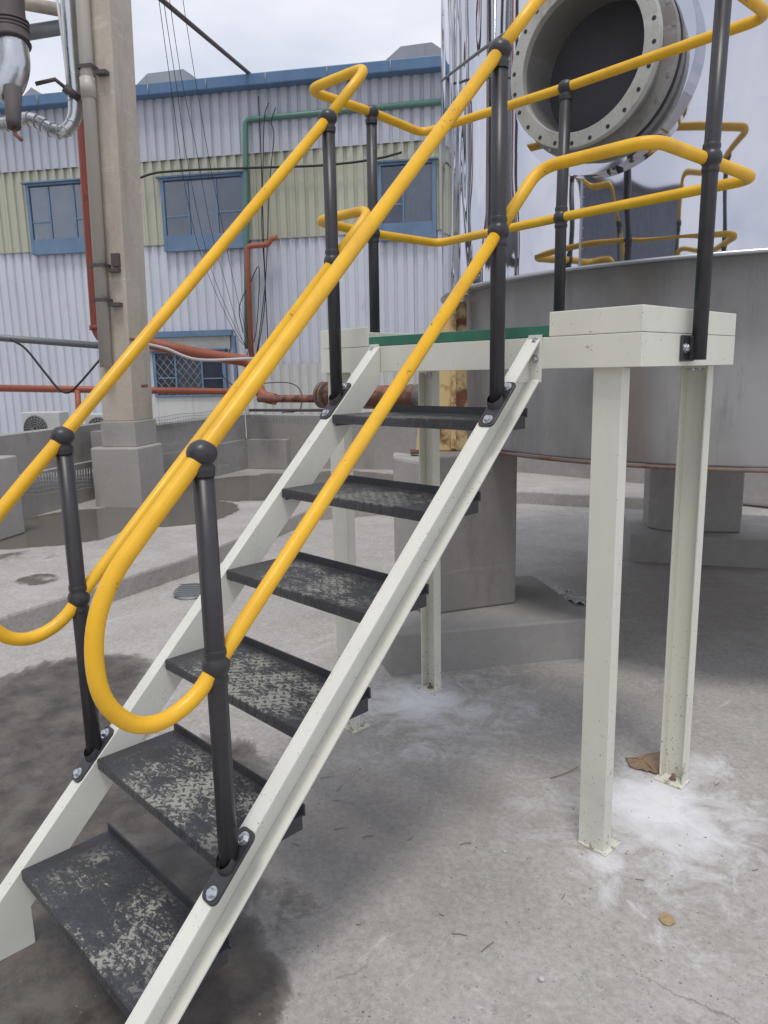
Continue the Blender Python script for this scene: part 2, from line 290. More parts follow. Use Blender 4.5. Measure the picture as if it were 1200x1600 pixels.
M['leaf'] = paint('dry_leaf', (.42, .32, .18), (.34, .25, .13), .8)
M['stone'] = concrete('pale_stone', (.5, .49, .47), (.6, .59, .57), scale=20)
M['twig'] = paint('dry_twig', (.30, .24, .17), (.18, .14, .10), .9)
M['grit'] = paint('mixed_grit', (.10, .09, .08), (.42, .39, .36), .9, nscale=3)
M['sheet'] = paint('crumpled_clear_sheet', (.50, .49, .47), (.33, .32, .30), .3, nscale=12)
M['acwhite'] = paint('white_casing', (.62, .63, .62), (.55, .56, .55), .4)
M['acdark'] = NT('dark_grille').fin((.10, .10, .10), .6)
def duct_mat():
    t = NT('silver_duct_jacket'); t.bump(t.noise(6, 4, .5), .25, .03); return t.fin(t.mix(t.noise(4, 5), (.5, .52, .54), (.68, .69, .70)), .26, 1.)
M['duct'] = duct_mat()
def clad_mat():
    t = NT('polished_steel_cladding')
    a = t.math('MULTIPLY', t.noise(2.6, 1.5, .4, stretch=(1, 1, .20), dist=.9), 3.0); b = t.noise(1.3, 1, .4, stretch=(1, 1, .6))
    c = t.noise(3.2, 1., .3, stretch=(1, 1, .5), dist=.6)
    g = t.n('ShaderNodeNewGeometry'); sp = t.n('ShaderNodeSeparateXYZ'); t.l(g.outputs['Position'], sp.inputs[0])
    # the sheets round the left side and along the lower edge are the most dented ones
    far = t.n('ShaderNodeMapRange'); t.l(sp.outputs[0], far.inputs[0]); far.inputs[1].default_value = -.42; far.inputs[2].default_value = -.72; far.inputs[3].default_value = 0.; far.inputs[4].default_value = 1.
    low = t.n('ShaderNodeMapRange'); t.l(sp.outputs[2], low.inputs[0]); low.inputs[1].default_value = 2.7; low.inputs[2].default_value = 2.2; low.inputs[3].default_value = 0.; low.inputs[4].default_value = .30
    h = t.math('ADD', t.math('MULTIPLY', b, .35), t.math('ADD', t.math('MULTIPLY', a, far.outputs[0]), t.math('MULTIPLY', c, t.math('MAXIMUM', low.outputs[0], t.math('MULTIPLY', far.outputs[0], .5)))))
    t.bump(h, 1., .05)
    return t.fin((.60, .605, .655), .035, .96)
M['clad'] = clad_mat()
def shell_mat():
    t = NT('dull_stained_steel_plate'); f = t.noise(1.6, 7, .6, dist=.4); s = t.noise(5, 7, .65, stretch=(1, 1, .12)); r = t.noise(2.2, 6, .6, stretch=(1, 1, .2))
    col = t.mix(t.ramp(f, [(.34, 0.), (.62, 1.)]), (.27, .265, .265), (.38, .372, .37))
    col = t.mix(t.ramp(s, [(.46, 0.), (.62, .5)]), col, (.43, .42, .415))
    col = t.mix(t.ramp(t.noise(1.1, 6, .6, stretch=(1, 1, .5)), [(.50, 0.), (.64, .55)]), col, (.19, .18, .18))
    col = t.mix(t.ramp(r, [(.57, 0.), (.72, .55)]), col, (.29, .21, .14))
    col = t.mix(t.ramp(t.noise(11, 7, .72, stretch=(1, 1, .14)), [(.58, 0.), (.70, .45)]), col, (.17, .165, .165))
    col = t.mix(t.ramp(t.noise(18, 4, .6, stretch=(1, 1, .35)), [(.68, 0.), (.72, .6)]), col, (.50, .49, .46))
    t.bump(f, .15, .02); return t.fin(col, t.ramp(f, [(.3, .42), (.7, .58)]), .20)
M['shell'] = shell_mat()
M['nozzle'] = concrete('grey_brushed_steel', (.29, .285, .28), (.37, .36, .355), (.22, .19, .16), 3, .5, .05)
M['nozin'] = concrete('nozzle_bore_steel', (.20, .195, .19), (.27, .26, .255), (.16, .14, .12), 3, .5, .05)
M['flange'] = concrete('pale_flange_steel', (.42, .425, .40), (.50, .50, .47), (.24, .19, .12), 4, .55, .05, stains=.62)
# ---------------------------------------------------------------- mesh helpers
COL = S.collection
class MB:
    def __init__(s): s.v = []; s.f = []; s.sm = []
    def add(s, vs, fs, smooth=False):
        k = len(s.v); s.v += [tuple(v) for v in vs]; s.f += [tuple(i+k for i in f) for f in fs]; s.sm += [smooth]*len(fs); return s
    def box(s, a, b, fr=None):       # a, b opposite corners in frame fr = (origin, X, Y, Z)
        x0, x1 = sorted((a[0], b[0])); y0, y1 = sorted((a[1], b[1])); z0, z1 = sorted((a[2], b[2]))
        P = [Vector(p) for p in ((x0,y0,z0),(x1,y0,z0),(x1,y1,z0),(x0,y1,z0),(x0,y0,z1),(x1,y0,z1),(x1,y1,z1),(x0,y1,z1))]
        if fr: P = [fr[0]+fr[1]*p.x+fr[2]*p.y+fr[3]*p.z for p in P]
        return s.add(P, [(0,3,2,1),(4,5,6,7),(0,1,5,4),(1,2,6,5),(2,3,7,6),(3,0,4,7)])
    def prism(s, poly, ext, cap=True):    # poly: list of Vector, ext: Vector
        n = len(poly); P = [Vector(p) for p in poly]; Q = [p+Vector(ext) for p in P]
        fs = [(i, (i+1) % n, n+(i+1) % n, n+i) for i in range(n)]
        if cap: fs += [tuple(range(n-1, -1, -1)), tuple(range(n, 2*n))]
        return s.add(P+Q, fs)
    def tube(s, path, r, n=12, caps=True, closed=False, rs=None):
        P = [Vector(p) for p in path]; m = len(P); T = []
        for i in range(m):
            a = P[(i-1) % m] if (closed or i > 0) else P[i]; b = P[(i+1) % m] if (closed or i < m-1) else P[i]
            T.append((b-a).normalized())
        N = T[0].orthogonal().normalized(); vs = []
        for i in range(m):
            if i: N = (N - T[i]*N.dot(T[i])).normalized()
            B = T[i].cross(N); rr = rs[i] if rs else r
            vs += [P[i] + (N*math.cos(2*math.pi*k/n) + B*math.sin(2*math.pi*k/n))*rr for k in range(n)]
        fs = [(i*n+k, i*n+(k+1) % n, ((i+1) % m)*n+(k+1) % n, ((i+1) % m)*n+k) for i in range(m if closed else m-1) for k in range(n)]
        s.add(vs, fs, True)
        if caps and not closed:
            k = len(s.v)-m*n; s.f += [tuple(k+j for j in range(n-1, -1, -1)), tuple(k+(m-1)*n+j for j in range(n))]; s.sm += [False, False]
        return s
    def cyl(s, a, b, r, n=16): return s.tube([a, b], r, n)
    def lathe(s, prof, O, X, Y, Z, n=32, smooth=True, a0=0, a1=2*math.pi):   # prof: (radius, height) along Z
        full = abs(a1-a0-2*math.pi) < 1e-6; k = n if full else n+1; vs = []
        for r, h in prof:
            for j in range(k):
                t = a0+(a1-a0)*j/n; vs.append(Vector(O)+X*(r*math.cos(t))+Y*(r*math.sin(t))+Z*h)
        fs = [(i*k+j, i*k+(j+1) % k, (i+1)*k+(j+1) % k, (i+1)*k+j) for i in range(len(prof)-1) for j in range(n)]
        return s.add(vs, fs, smooth)
    def hexbolt(s, P, N, r=.0095, h=.008):
        N = N.normalized(); X = N.orthogonal().normalized(); Y = N.cross(X); z = Vector((0, 0, 1))
        s.lathe([(0, .003), (r*1.45, .003), (r*1.45, 0)], P, X, Y, N, 16, False)
        s.lathe([(0, h+.004), (r*.8, h+.004), (r, h+.001), (r, .003)], P, X, Y, N, 6, False); return s
    def build(s, name, mat, parent=None, bevel=0, loc=None, smooth=None, seg=2):
        me = bpy.data.meshes.new(name); L = Vector(loc) if loc is not None else (Vector(parent['_org']) if parent is not None and '_org' in parent else Vector((0,0,0)))
        me.from_pydata([Vector(v)-L for v in s.v], [], s.f); me.validate()
        sm = s.sm if smooth is None else [smooth]*len(s.f)
        if len(me.polygons) == len(sm): me.polygons.foreach_set('use_smooth', sm)
        bm = bmesh.new(); bm.from_mesh(me); bmesh.ops.recalc_face_normals(bm, faces=bm.faces)
        if bevel:
            es = [e for e in bm.edges if len(e.link_faces) == 2 and e.calc_face_angle(0) > .5]
            bmesh.ops.bevel(bm, geom=es, offset=bevel, segments=seg, profile=.5, affect='EDGES', clamp_overlap=True)
        bm.to_mesh(me); bm.free(); me.materials.append(mat)
        o = bpy.data.objects.new(name, me); COL.objects.link(o)
        if parent is not None:
            o.parent = parent; o['_org'] = list(L)
            PL = Vector(parent['_org']); o.location = L-PL
        else: o.location = L; o['_org'] = list(L)
        return o
def tag(o, label=None, cat=None, group=None, kind=None):
    for k, v in (('label', label), ('category', cat), ('group', group), ('kind', kind)):
        if v: o[k] = v
    return o
def thing(name, loc, label, cat, group=None):
    o = bpy.data.objects.new(name, None); COL.objects.link(o); o.location = loc; o['_org'] = list(loc); o.empty_display_size = .1
    return tag(o, label, cat, group)
def bend(pts, r=.06, n=8):     # polyline with rounded corners
    P = [Vector(p) for p in pts]; out = [P[0]]
    for i in range(1, len(P)-1):
        a = (P[i-1]-P[i]); b = (P[i+1]-P[i]); d = min(r, a.length*.48, b.length*.48); A = P[i]+a.normalized()*d; B = P[i]+b.normalized()*d
        out += [A*(1-t)**2 + P[i]*2*t*(1-t) + B*t*t for t in [k/n for k in range(n+1)]]
    return out+[P[-1]]
def smooth_path(pts, k=6):     # Catmull-Rom
    P = [Vector(p) for p in pts]; P = [P[0]*2-P[1]]+P+[P[-1]*2-P[-2]]; out = []
    for i in range(1, len(P)-2):
        for j in range(k):
            t = j/k; a, b, c, d = P[i-1:i+3]
            out.append(.5*((2*b)+(c-a)*t+(2*a-5*b+4*c-d)*t*t+(3*b-a-3*c+d)*t**3))
    return out+[P[-2]]
X, Y, Z = Vector((1,0,0)), Vector((0,1,0)), Vector((0,0,1))
# ================================================================ THE SETTING
ZG = -.02
g = MB(); n = 40
g.add([(-90, -60, ZG), (60, -60, ZG), (60, 100, ZG), (-90, 100, ZG)], [(0, 1, 2, 3)])
tag(g.build('ground', M['yard'], loc=(0, 0, 0)), kind='structure')
ZS = .14
a1, a2 = gz(0, 964, ZS), gz(319, 862, ZS); a0 = a1+(a1-a2)*6; ac = gz(492, 792, ZS); b1 = gz(813, 767, ZS); b2 = gz(985, 776, ZS); b3 = gz(1085, 781, ZS); b4 = b3 + FH*6
far = [b4+FH*30+RH*5, a0-RH*30+FH*60]
g = MB(); g.prism([Vector((p.x, p.y, ZG-.05)) for p in (a0, a1, a2, ac, b1, b2, b3, b4, far[0], far[1])], (0, 0, ZS-ZG+.05))
tag(g.build('raised_slab', M['slab'], loc=(0, 0, 0), bevel=.022), kind='structure')
# ================================================================ STAIRCASE
w, G, RS, z0, TD = .6986, .2514, .252, .2334, .263
xL, xR, Yp, Yb, Hb, Hj, Ht = -.3713, 1.0974, 1.5185, 2.2229, 1.6493, 1.7508, 1.8275
sl_ = RS/G
def zn(y): return z0+y*sl_
stair = thing('steel_staircase', (w/2, -.2, ZG), 'steep cream staircase with six scuffed black open treads, leading up to the platform', 'staircase')
un = Vector((0, -sl_, 1)).normalized(); ud = Vector((0, 1, sl_)).normalized()
vd = .1*math.hypot(1, sl_)      # vertical depth of a 100 mm channel on the slope
for side, x0 in ((-1, 0.), (1, w)):
    o = MB(); yt = Yp-.004; yfoot = -(z0-ZG)/sl_; zr = zn(.012)-vd
    prof = [(yfoot, ZG), (.012, ZG), (.012, zr), (yt, zn(yt)-vd), (yt, zn(yt))]
    o.prism([Vector((x0, y, z)) for y, z in prof], (side*.006, 0, 0))
    def strip(p, q, wd, th, nn):   # flange strip: outward width wd, thickness th towards nn
        A, B = Vector((x0+side*.0062, *p)), Vector((x0+side*.0062, *q)); N = Vector((0, *nn))*th
        o.prism([A, B, B+N, A+N], (side*wd, 0, 0))
    dn = (-un.y, -un.z)
    strip((yfoot+.008, ZG+.008), (yt-.001, zn(yt-.001)-.0005), .046, .0075, dn)
    strip((.0205, zn(.0205)-vd+.001), (yt-.001, zn(yt-.001)-vd+.001), .046, .0075, (un.y, un.z))
    strip((.0115, ZG+.001), (.0115, zr), .046, .007, (-1, 0))
    s_ = o.build('stringer', M['stringer'], stair, bevel=.0012, seg=1)
    e = MB(); xa = x0+side*.0065; xb = x0+side*.056
    e.box((xa, Yp-.010, zn(Yp)-.150), (xb, Yp-.0015, zn(Yp)+.002)); 
    e.box((xa, Yp-.075, zn(Yp)-.150), (xa+side*.006, Yp-.0105, zn(Yp)-.075))
    br = e.build('end_bracket', M['stringer'], s_, bevel=.001, seg=1)
    for dz in (.02, .075): e = MB(); e.hexbolt(Vector(((xa+xb)/2+side*.004, Yp-.010, zn(Yp)-dz)), -Y); e.build('bolt', M['bolt'], s_)
# treads: origin at each tread so that the wear differs from tread to tread
for i in range(6):
    y, z = i*G, z0+i*RS; L = Vector((0.0015, y, z)); W_ = w-.003
    t = MB(); t.box((0.0015, y, z-.005), (w-.0015, y+TD, z)); t.box((.0015, y-.0035, z-.032), (w-.0015, y+.0025, z-.001))
    t.box((.0015, y+TD-.003, z-.0048), (w-.0015, y+TD+.003, z+.026))
    for xx in (.0025, w-.0085): t.box((xx, y+.01, z-.042), (xx+.006, y+TD-.008, z-.0055))
    for k in range(40):   # raised strokes of the checker pattern wrapping over the lips
        xx = .02+k*.0168
        t.prism([Vector((xx, y-.0042, z-.025)), Vector((xx+.004, y-.0042, z-.025)), Vector((xx+.010, y-.0042, z-.012)), Vector((xx+.006, y-.0042, z-.012))], (0, .001, 0))
    tr = t.build('tread', M['tread'], stair, loc=L)
# ================================================================ PLATFORM
plat = thing('access_platform', ((xL+xR)/2, (Yp+Yb)/2, ZG), 'small cream steel platform with a green deck edge, on four channel legs', 'platform')
o = MB()
o.box((xL, Yp, Hb), (xR-.0005, Yp+.007, Hj-.0015)); o.box((xL+.001, Yp+.0075, Hj-.009), (xR-.001, Yp+.05, Hj-.0025)); o.box((xL+.001, Yp+.0075, Hb+.001), (xR-.001, Yp+.05, Hb+.008))
o.build('front_beam', M['cream'], plat, bevel=.0012, seg=1)
o = MB(); o.box((xL, Yb-.007, Hb), (xR-.0005, Yb, Hj-.0015)); o.box((xL+.001, Yb-.05, Hb+.001), (xR-.001, Yb-.0075, Hb+.008)); o.build('rear_beam', M['cream'], plat, bevel=.0012, seg=1)
for xx, s in ((xR, -1), (xL, 1)):
    o = MB(); o.box((xx, Yp+.0075, Hb), (xx+s*.007, Yb-.0075, Hj-.0015)); o.box((xx+s*.0075, Yp+.052, Hb+.001), (xx+s*.05, Yb-.052, Hb+.008)); o.build('side_beam', M['cream'], plat, bevel=.0012, seg=1)
def toe(x0, y0, x1, y1): 
    o = MB(); o.box((x0, y0, Hj), (x1, y1, Ht)); o.build('toe_plate', M['cream'], plat, bevel=.0025)
xt = .777
toe(xt, Yp+.001, xR-.0005, Yp+.0085); toe(xR-.0085+.0005, Yp+.009, xR, Yb-.009); toe(xL, Yp+.001, -.071, Yp+.0085); toe(xL, Yp+.009, xL+.008, Yb-.009)
toe(xL, Yb-.0085, xR, Yb-.001)
o = MB(); o.box((xL+.009, Yp+.004, Hj+.0005), (xR-.0095, Yb-.0095, Hj+.0365)); o.build('deck', M['green'], plat, bevel=.002)
def leg(x0, x1, y0, opn, zt=Hb-.001):   # opn True: web at the back, channel mouth to the front
    o = MB(); t = .007; y1 = y0+.05
    wy = (y1-t, y1) if opn else (y0, y0+t)
    o.box((x0, wy[0], ZG+.009), (x1, wy[1], zt))
    fy = (y0, y1-t-.0003) if opn else (y0+t+.0003, y1)
    o.box((x0, fy[0], ZG+.009), (x0+t, fy[1], zt)); o.box((x1-t, fy[0], ZG+.009), (x1, fy[1], zt))
    l = o.build('leg', M['cream'], plat, bevel=.0012, seg=1)
    p = MB()
    if opn: p.box((x0-.012, y0-.026, ZG+.0005), (x1+.005, y1+.006, ZG+.0085))
    else: p.box((x0-.003, y0-.003, ZG+.0005), (x1+.012, y1+.052, ZG+.0085))
    p.build('base_plate', M['cream'], l, bevel=.0015, seg=1)
    zz_ = ZG+.0095
    runs = [(Vector((x1+.001, y0-.001, zz_)), Vector((x1+.001, y1+.001, zz_)))]
    if not opn: runs += [(Vector((x0, y0-.001, z_)), Vector((x1, y0-.001, z_))) for z_ in (zz_, zt-.001)]
    for A_, B_ in runs:
        pts_ = [A_.lerp(B_, k/14)+Z*random.uniform(-.0006, .0012) for k in range(15)]
        b = MB(); b.tube(pts_, .0032, 6, rs=[.0032+random.uniform(-.0008, .001) for _ in pts_]); b.build('weld_bead', M['cream'], l)
    b = MB(); by = (y0+.012) if opn else y1+.022
    b.hexbolt(Vector(((x0+x1)/2+.002, by, ZG+.009)), Z, .010, .009); b.cyl(((x0+x1)/2+.002, by, ZG+.012), ((x0+x1)/2+.002, by, ZG+.035), .0055, 8)
    b.build('anchor_bolt', M['rustrim'], l)
    if opn:
        b = MB(); b.box((x0+.009, y0+.001, Hb-.0095), (x1-.009, y1-.009, Hb-.0012)); b.build('cap_plate', M['cream'], l)
        for q in (.035, .062): b = MB(); b.hexbolt(Vector((x0+q, y0+.02, Hb-.0098)), -Z, .008, .007); b.build('cap_bolt', M['bolt'], l)
leg(.922, 1.020, 1.553, False); leg(.934, 1.034, 2.160, True); leg(-.372, -.275, 1.553, False); leg(-.385, -.287, 2.150, True)
# ================================================================ HANDRAIL
rail = thing('tubular_handrail', (w+.03, .2555, zn(.2555)), 'bright yellow two-bar handrail on black ball stanchions, along stairs and platform', 'handrail')
xr, xl = w+.0317, -.0317; zm, zt = 2.269, 2.774; RT = .0188
y1_, y2_ = .2555, 1.3078
zb1, zb2 = zn(y1_), zn(y2_)
T1, M1, T2, M2 = 1.485, .998, zb2+1.007, zb2+.512
XR, XL, YF, YBk = 1.139, -.372, 1.517, 2.248
# right hand: top bar comes down, loops round in front of the first post and becomes the mid bar
loopR = [(xr, y1_, T1), (xr, .105, 1.333), (xr, .035, 1.255), (xr, -.006, 1.175), (xr, -.019, 1.085), (xr, -.006, 1.000), (xr, .043, .934), (xr, .105, .912), (xr, .165, .925), (xr, .212, .953), (xr, y1_, M1)]
loopL = [(xl,)+p[1:] for p in loopR]
def ramp(x, z1, z2, ztop, yf): return (x, yf, ztop)
yk = y2_+(zt-T2)/sl_
mk = YF
lp = smooth_path(loopR, 5); lpL = smooth_path(loopL, 5)
up = bend([(xr, y2_, M2), (xr, mk, zm), (XR-.03, mk, zm), (XR, YBk-.045, zm), (.35, YBk, zm), (-.395, 2.32, zm), (-.404, 1.881, zm), (-.350, YF-.02, zm), (xl, YF, zm), (xl, y2_, M2)], .075)
upT = bend([(xr, y2_, T2), (xr, yk, zt), (XR-.03, yk, zt), (XR, YBk-.02, zt), (.347, YBk+.02, zt), (-.44, 2.262, zt), (-.387, 1.869, zt), (-.372, YF-.02, zt), (xl, YF, zt), (xl, y2_, T2)], .075)
o = MB(); o.tube([(xr, y2_, T2), (xr, y1_, T1)] + lp[1:] + [(xr, y2_, M2)], RT, 18); o.build('stair_rail', M['yellow'], rail)
o = MB(); o.tube([(xl, y2_, T2), (xl, y1_, T1)] + lpL[1:] + [(xl, y2_, M2)], RT, 18); o.build('stair_rail', M['yellow'], rail)
o = MB(); o.tube(upT, RT, 18); o.build('top_rail', M['yellow'], rail)
o = MB(); o.tube(up, RT, 18); o.build('mid_rail', M['yellow'], rail)
def ball(o, P, r=.0335):
    prof = [(.0255, -.050), (.0265, -.038), (.0275, -.032)]+[(r*math.cos(t), r*.88*math.sin(t)) for t in [R(a) for a in range(-50, 91, 10)]]
    o.lathe([(max(a, 1e-4), b) for a, b in prof], P, X, Y, Z, 24)
def ballmid(o, P, r=.0325):
    prof = [(.0245, -.042), (.0262, -.038), (.0268, -.030)]+[(r*math.cos(t), r*math.sin(t)) for t in [R(a) for a in range(-42, 43, 12)]]+[(.0268, .030), (.0262, .038), (.0245, .042)]
    o.lathe(prof, P, X, Y, Z, 24)
def post(x, y, zb, zmid, ztop, foot, mt=None, tp=None):
    o = MB(); a = Vector((x, y, zb)); c = Vector((tp or (x, y, ztop))); b = Vector((mt or (x, y, zmid)))
    o.tube([a, b, c-Z*.03], .0235, 20, rs=[.0235, .0235, .0235]); p = o.build('stanchion', M['black'], rail)
    o = MB(); ball(o, c); o.build('ball_joint', M['black'], p)
    o = MB(); ballmid(o, b); o.build('ball_joint', M['black'], p)
    # rubber-like sleeves where the bars enter
    if foot == 'slope':
        fr = (Vector((x, y, zb)), X, ud, un); o = MB(); prof = []
        L_, W2 = .092, .030
        out = []
        for sx, sy in ((1, 1), (-1, 1), (-1, -1), (1, -1)):
            for k in range(5):
                t = math.atan2(sy, sx) + (k-2)*R(22.5)
                out.append(Vector((sx*(W2-.018), sy*(L_-.018), 0)) + Vector((math.cos(t), math.sin(t), 0))*.018)
        poly = [fr[0]+fr[1]*(q.x+(.004 if x > .3 else -.004))+fr[2]*q.y+fr[3]*.001 for q in out]
        o.prism(poly, un*.008)
        o.lathe([(.0285, .0), (.0275, .014), (.0245, .022)], Vector((x, y, zb))+un*.008, X, ud, (un+Z).normalized(), 20)
        o.build('foot_plate', M['black'], p, bevel=.002)
        for q in (-.068, .068): o = MB(); o.hexbolt(fr[0]+ud*q+un*.0092+X*(.008 if x > .3 else -.004), un, .0115, .009); o.build('bolt', M['bolt'], p)
    elif foot:
        o = MB(); nx = foot; xx = xR if nx > 0 else xL
        o.box((xx+nx*.001, y-.068, zb-.004), (xx+nx*.009, y+.030, zb+.078)); o.box((xx+nx*.009, y-.022, zb), (x-nx*.004, y+.022, zb+.075))
        o.build('foot_plate', M['black'], p, bevel=.006); o = MB(); o.hexbolt(Vector((xx+nx*.0092, y-.045, zb+.037)), X*nx, .0115, .009); o.build('bolt', M['bolt'], p)
post(xr, y1_, zb1-.005, M1, T1, 'slope'); post(xr, y2_, zb2-.005, M2, T2, 'slope'); post(xl, y1_, zb1-.005, M1, T1, 'slope'); post(xl, y2_, zb2-.005, M2, T2, 'slope')
post(1.131, 1.838, Hb+.018, zm, zt, 1, (1.137, 1.831, zm), (1.139, 1.85, zt))
post(-.398, 1.872, Hb+.018, zm, zt, -1, (-.404, 1.881, zm), (-.387, 1.869, zt))
post(.349, Yb+.028, Hb+.018, zm, zt, None, (.349, 2.250, zm), (.347, 2.267, zt))
o = MB()
# ================================================================ TANK
TC = Vector((.219, 4.477, 0)); RL, RC, ZB, ZC = 1.72, 1.859, 1.17, 2.109
tank = thing('storage_tank', (TC.x, TC.y, ZB), 'large round tank with mirror-polished upper jacket, dull lower wall and open flanged nozzle', 'tank')
o = MB(); o.lathe([(.01, ZB+.02), (RL-.002, ZB+.02), (RL, ZB+.03), (RL, ZC+.05)], TC, X, Y, Z, 128); o.build('lower_wall', M['shell'], tank)
o = MB(); o.lathe([(RL-.03, ZB), (RL+.018, ZB), (RL+.020, ZB+.016), (RL+.0005, ZB+.018)], TC, X, Y, Z, 128); o.build('bottom_rim', M['rustrim'], tank)
NC = Vector((.316, 2.413, 2.924)); NK = .94; na = R(-91.5); NN = Vector((math.cos(R(-87.9)), math.sin(R(-87.9)), 0)); NX = NN.cross(Z).normalized(); 
o = MB(); hh = [(RL+.001, ZC), (RC-.004, ZC-.002), (RC, ZC+.004)]
# jacket wall with a round opening left for the nozzle
seg = 220; zz = [ZC+.004, 2.3, 2.5, 2.56]+[2.6+.04*k for k in range(22)]+[3.55, 3.9, 4.4, 5.0, 5.6]
vs = []; fs = []
for z in zz:
    for j in range(seg):
        t = 2*math.pi*j/seg; vs.append(TC+Vector((RC*math.cos(t), RC*math.sin(t), z)))
for i in range(len(zz)-1):
    for j in range(seg):
        q = (i*seg+j, i*seg+(j+1) % seg, (i+1)*seg+(j+1) % seg, (i+1)*seg+j)
        c = sum((vs[k] for k in q), Vector())/4; d = c-NC
        if d.dot(NN) > -.8 and d.length < 1.5 and math.hypot(d.dot(NX), d.z) < .35: continue
        fs.append(q)
o.add(vs, fs, True); o.lathe(hh, TC, X, Y, Z, 128)
o.lathe([(RC, 5.6), (.9, 6.1), (.02, 6.25)], TC, X, Y, Z, 64)
cl = o.build('polished_jacket', M['clad'], tank)
o = MB()
o.tube([TC+Vector(((RC+.004)*math.cos(2*math.pi*k/128), (RC+.004)*math.sin(2*math.pi*k/128), ZC)) for k in range(128)], .009, 8, closed=True)
def oncyl(u, v, Rr):
    d = ray(u, v); ox, oy = CAM.x-TC.x, CAM.y-TC.y; A = d.x*d.x+d.y*d.y; B = 2*(ox*d.x+oy*d.y); Dq = B*B-4*A*(ox*ox+oy*oy-Rr*Rr)
    return CAM+d*((-B-math.sqrt(max(Dq, 0)))/(2*A))
sm0 = oncyl(908, 340, RC); sma = math.degrees(math.atan2(sm0.y-TC.y, sm0.x-TC.x))
for t in (sma, -150, -50, 10, 100):
    a = R(t); q = TC+Vector((math.cos(a), math.sin(a), 0))*(RC+.001); X_ = Vector((-math.sin(a), math.cos(a), 0)); N_ = Vector((math.cos(a), math.sin(a), 0))
    o.box((-.005, 0, ZC+.01), (.005, .003, 2.50 if t == sma else 5.5), (q, X_, N_, Z))
    for k in range(9): o.cyl(q+Z*(ZC+.04+k*.045)+X_*.012, q+Z*(ZC+.04+k*.045)+X_*.012+N_*.003, .003, 6)
o.build('jacket_trim', M['bolt'], cl)
# nozzle
def ring(o, r0, r1, t0, t1, n=72):
    r0, r1 = r0*NK, r1*NK; o.lathe([(r0, t0), (r1, t0), (r1, t1), (r0, t1), (r0, t0)], NC, NX, Z, NN, n, False)
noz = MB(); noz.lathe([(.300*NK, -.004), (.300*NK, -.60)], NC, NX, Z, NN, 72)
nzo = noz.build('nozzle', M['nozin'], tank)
o = MB(); ring(o, .318, .330, -.24, -.036); o.build('nozzle_neck', M['nozzle'], nzo)
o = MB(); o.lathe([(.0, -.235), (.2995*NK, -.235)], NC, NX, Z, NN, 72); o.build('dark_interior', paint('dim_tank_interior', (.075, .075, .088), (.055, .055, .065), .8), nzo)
o = MB(); ring(o, .299, .366, -.035, 0); o.build('flange', M['flange'], nzo, bevel=.002, seg=1)
def each_round(name, rad, t0, t1, r, mat):
    for k in range(24):
        a = 2*math.pi*(k+.3)/24; P = NC+NX*(rad*NK*math.cos(a))+Z*(rad*NK*math.sin(a)); o = MB(); o.cyl(P+NN*t0, P+NN*t1, r, 12); o.build(name, mat, nzo)
each_round('bolt_hole', .345, -.01, .0012, .0088, M['dark'])
o = MB(); ring(o, .331, .392, -.145, -.115); o.build('rear_flange', M['nozzle'], nzo)
each_round('rear_hole_light', .379, -.12, -.1125, .009, M['wire'])  # pale studs standing in for daylight seen through the rear flange holes
o = MB(); ring(o, .334, .452, -.165, -.158); ring(o, .446, .452, -.26, -.1655); o.build('jacket_collar', M['clad'], nzo)
# pier 1 side: rusty yellow support bracket
d0 = 4.62
# ================================================================ PIERS
def pier(label, u0, u1, u2, vb, zf, topz, side, foot, n_=6, foot2=None):
    pass
pg = 'concrete tank piers'
zf = .22
pA, pB, pC = gz(668, 962, zf), gz(805, 943, zf), gz(618, 940, zf)
th = thing('concrete_pier', (pA.x, pA.y, ZG), 'angular grey concrete pier on a broad footing, under the left edge of the tank', 'pier', pg)
back = (pB-pA).cross(Z).normalized()*-1
if back.dot(FH) < 0: back = -back
def away(p, k): q = Vector((p.x-CAM.x, p.y-CAM.y, 0)).normalized(); return p+q*k
o = MB(); poly = [pA, pB, away(pB, .42)-(pB-pA).normalized()*.02, away(pA, .42)]
o.prism([Vector((p.x, p.y, zf+.001)) for p in poly], (0, 0, ZB-zf-.006)); o.build('shaft', M['conc_shaded'], th, bevel=.012)
e_ = (pA-pC).normalized()*.004
o = MB(); poly = [pC, pA-e_, away(pA-e_, .30), away(pC, .30)]
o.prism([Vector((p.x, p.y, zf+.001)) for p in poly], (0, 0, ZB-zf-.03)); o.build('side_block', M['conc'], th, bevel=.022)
f1, f2 = gz(610, 993, zf), gz(911, 967, zf); fd = (f2-f1).normalized(); f3 = f2+fd*.02; fl = gz(583, 960, zf); fr_ = gz(812, 900, zf)
poly = [f1, f3+fd*.05, fr_+fd*.10, fr_-fd*.9+back*.1, fl]
o = MB(); o.prism([Vector((p.x, p.y, ZG-.02)) for p in poly], (0, 0, zf-ZG+.02)); o.build('footing', M['conc_wall'], th, bevel=.012)
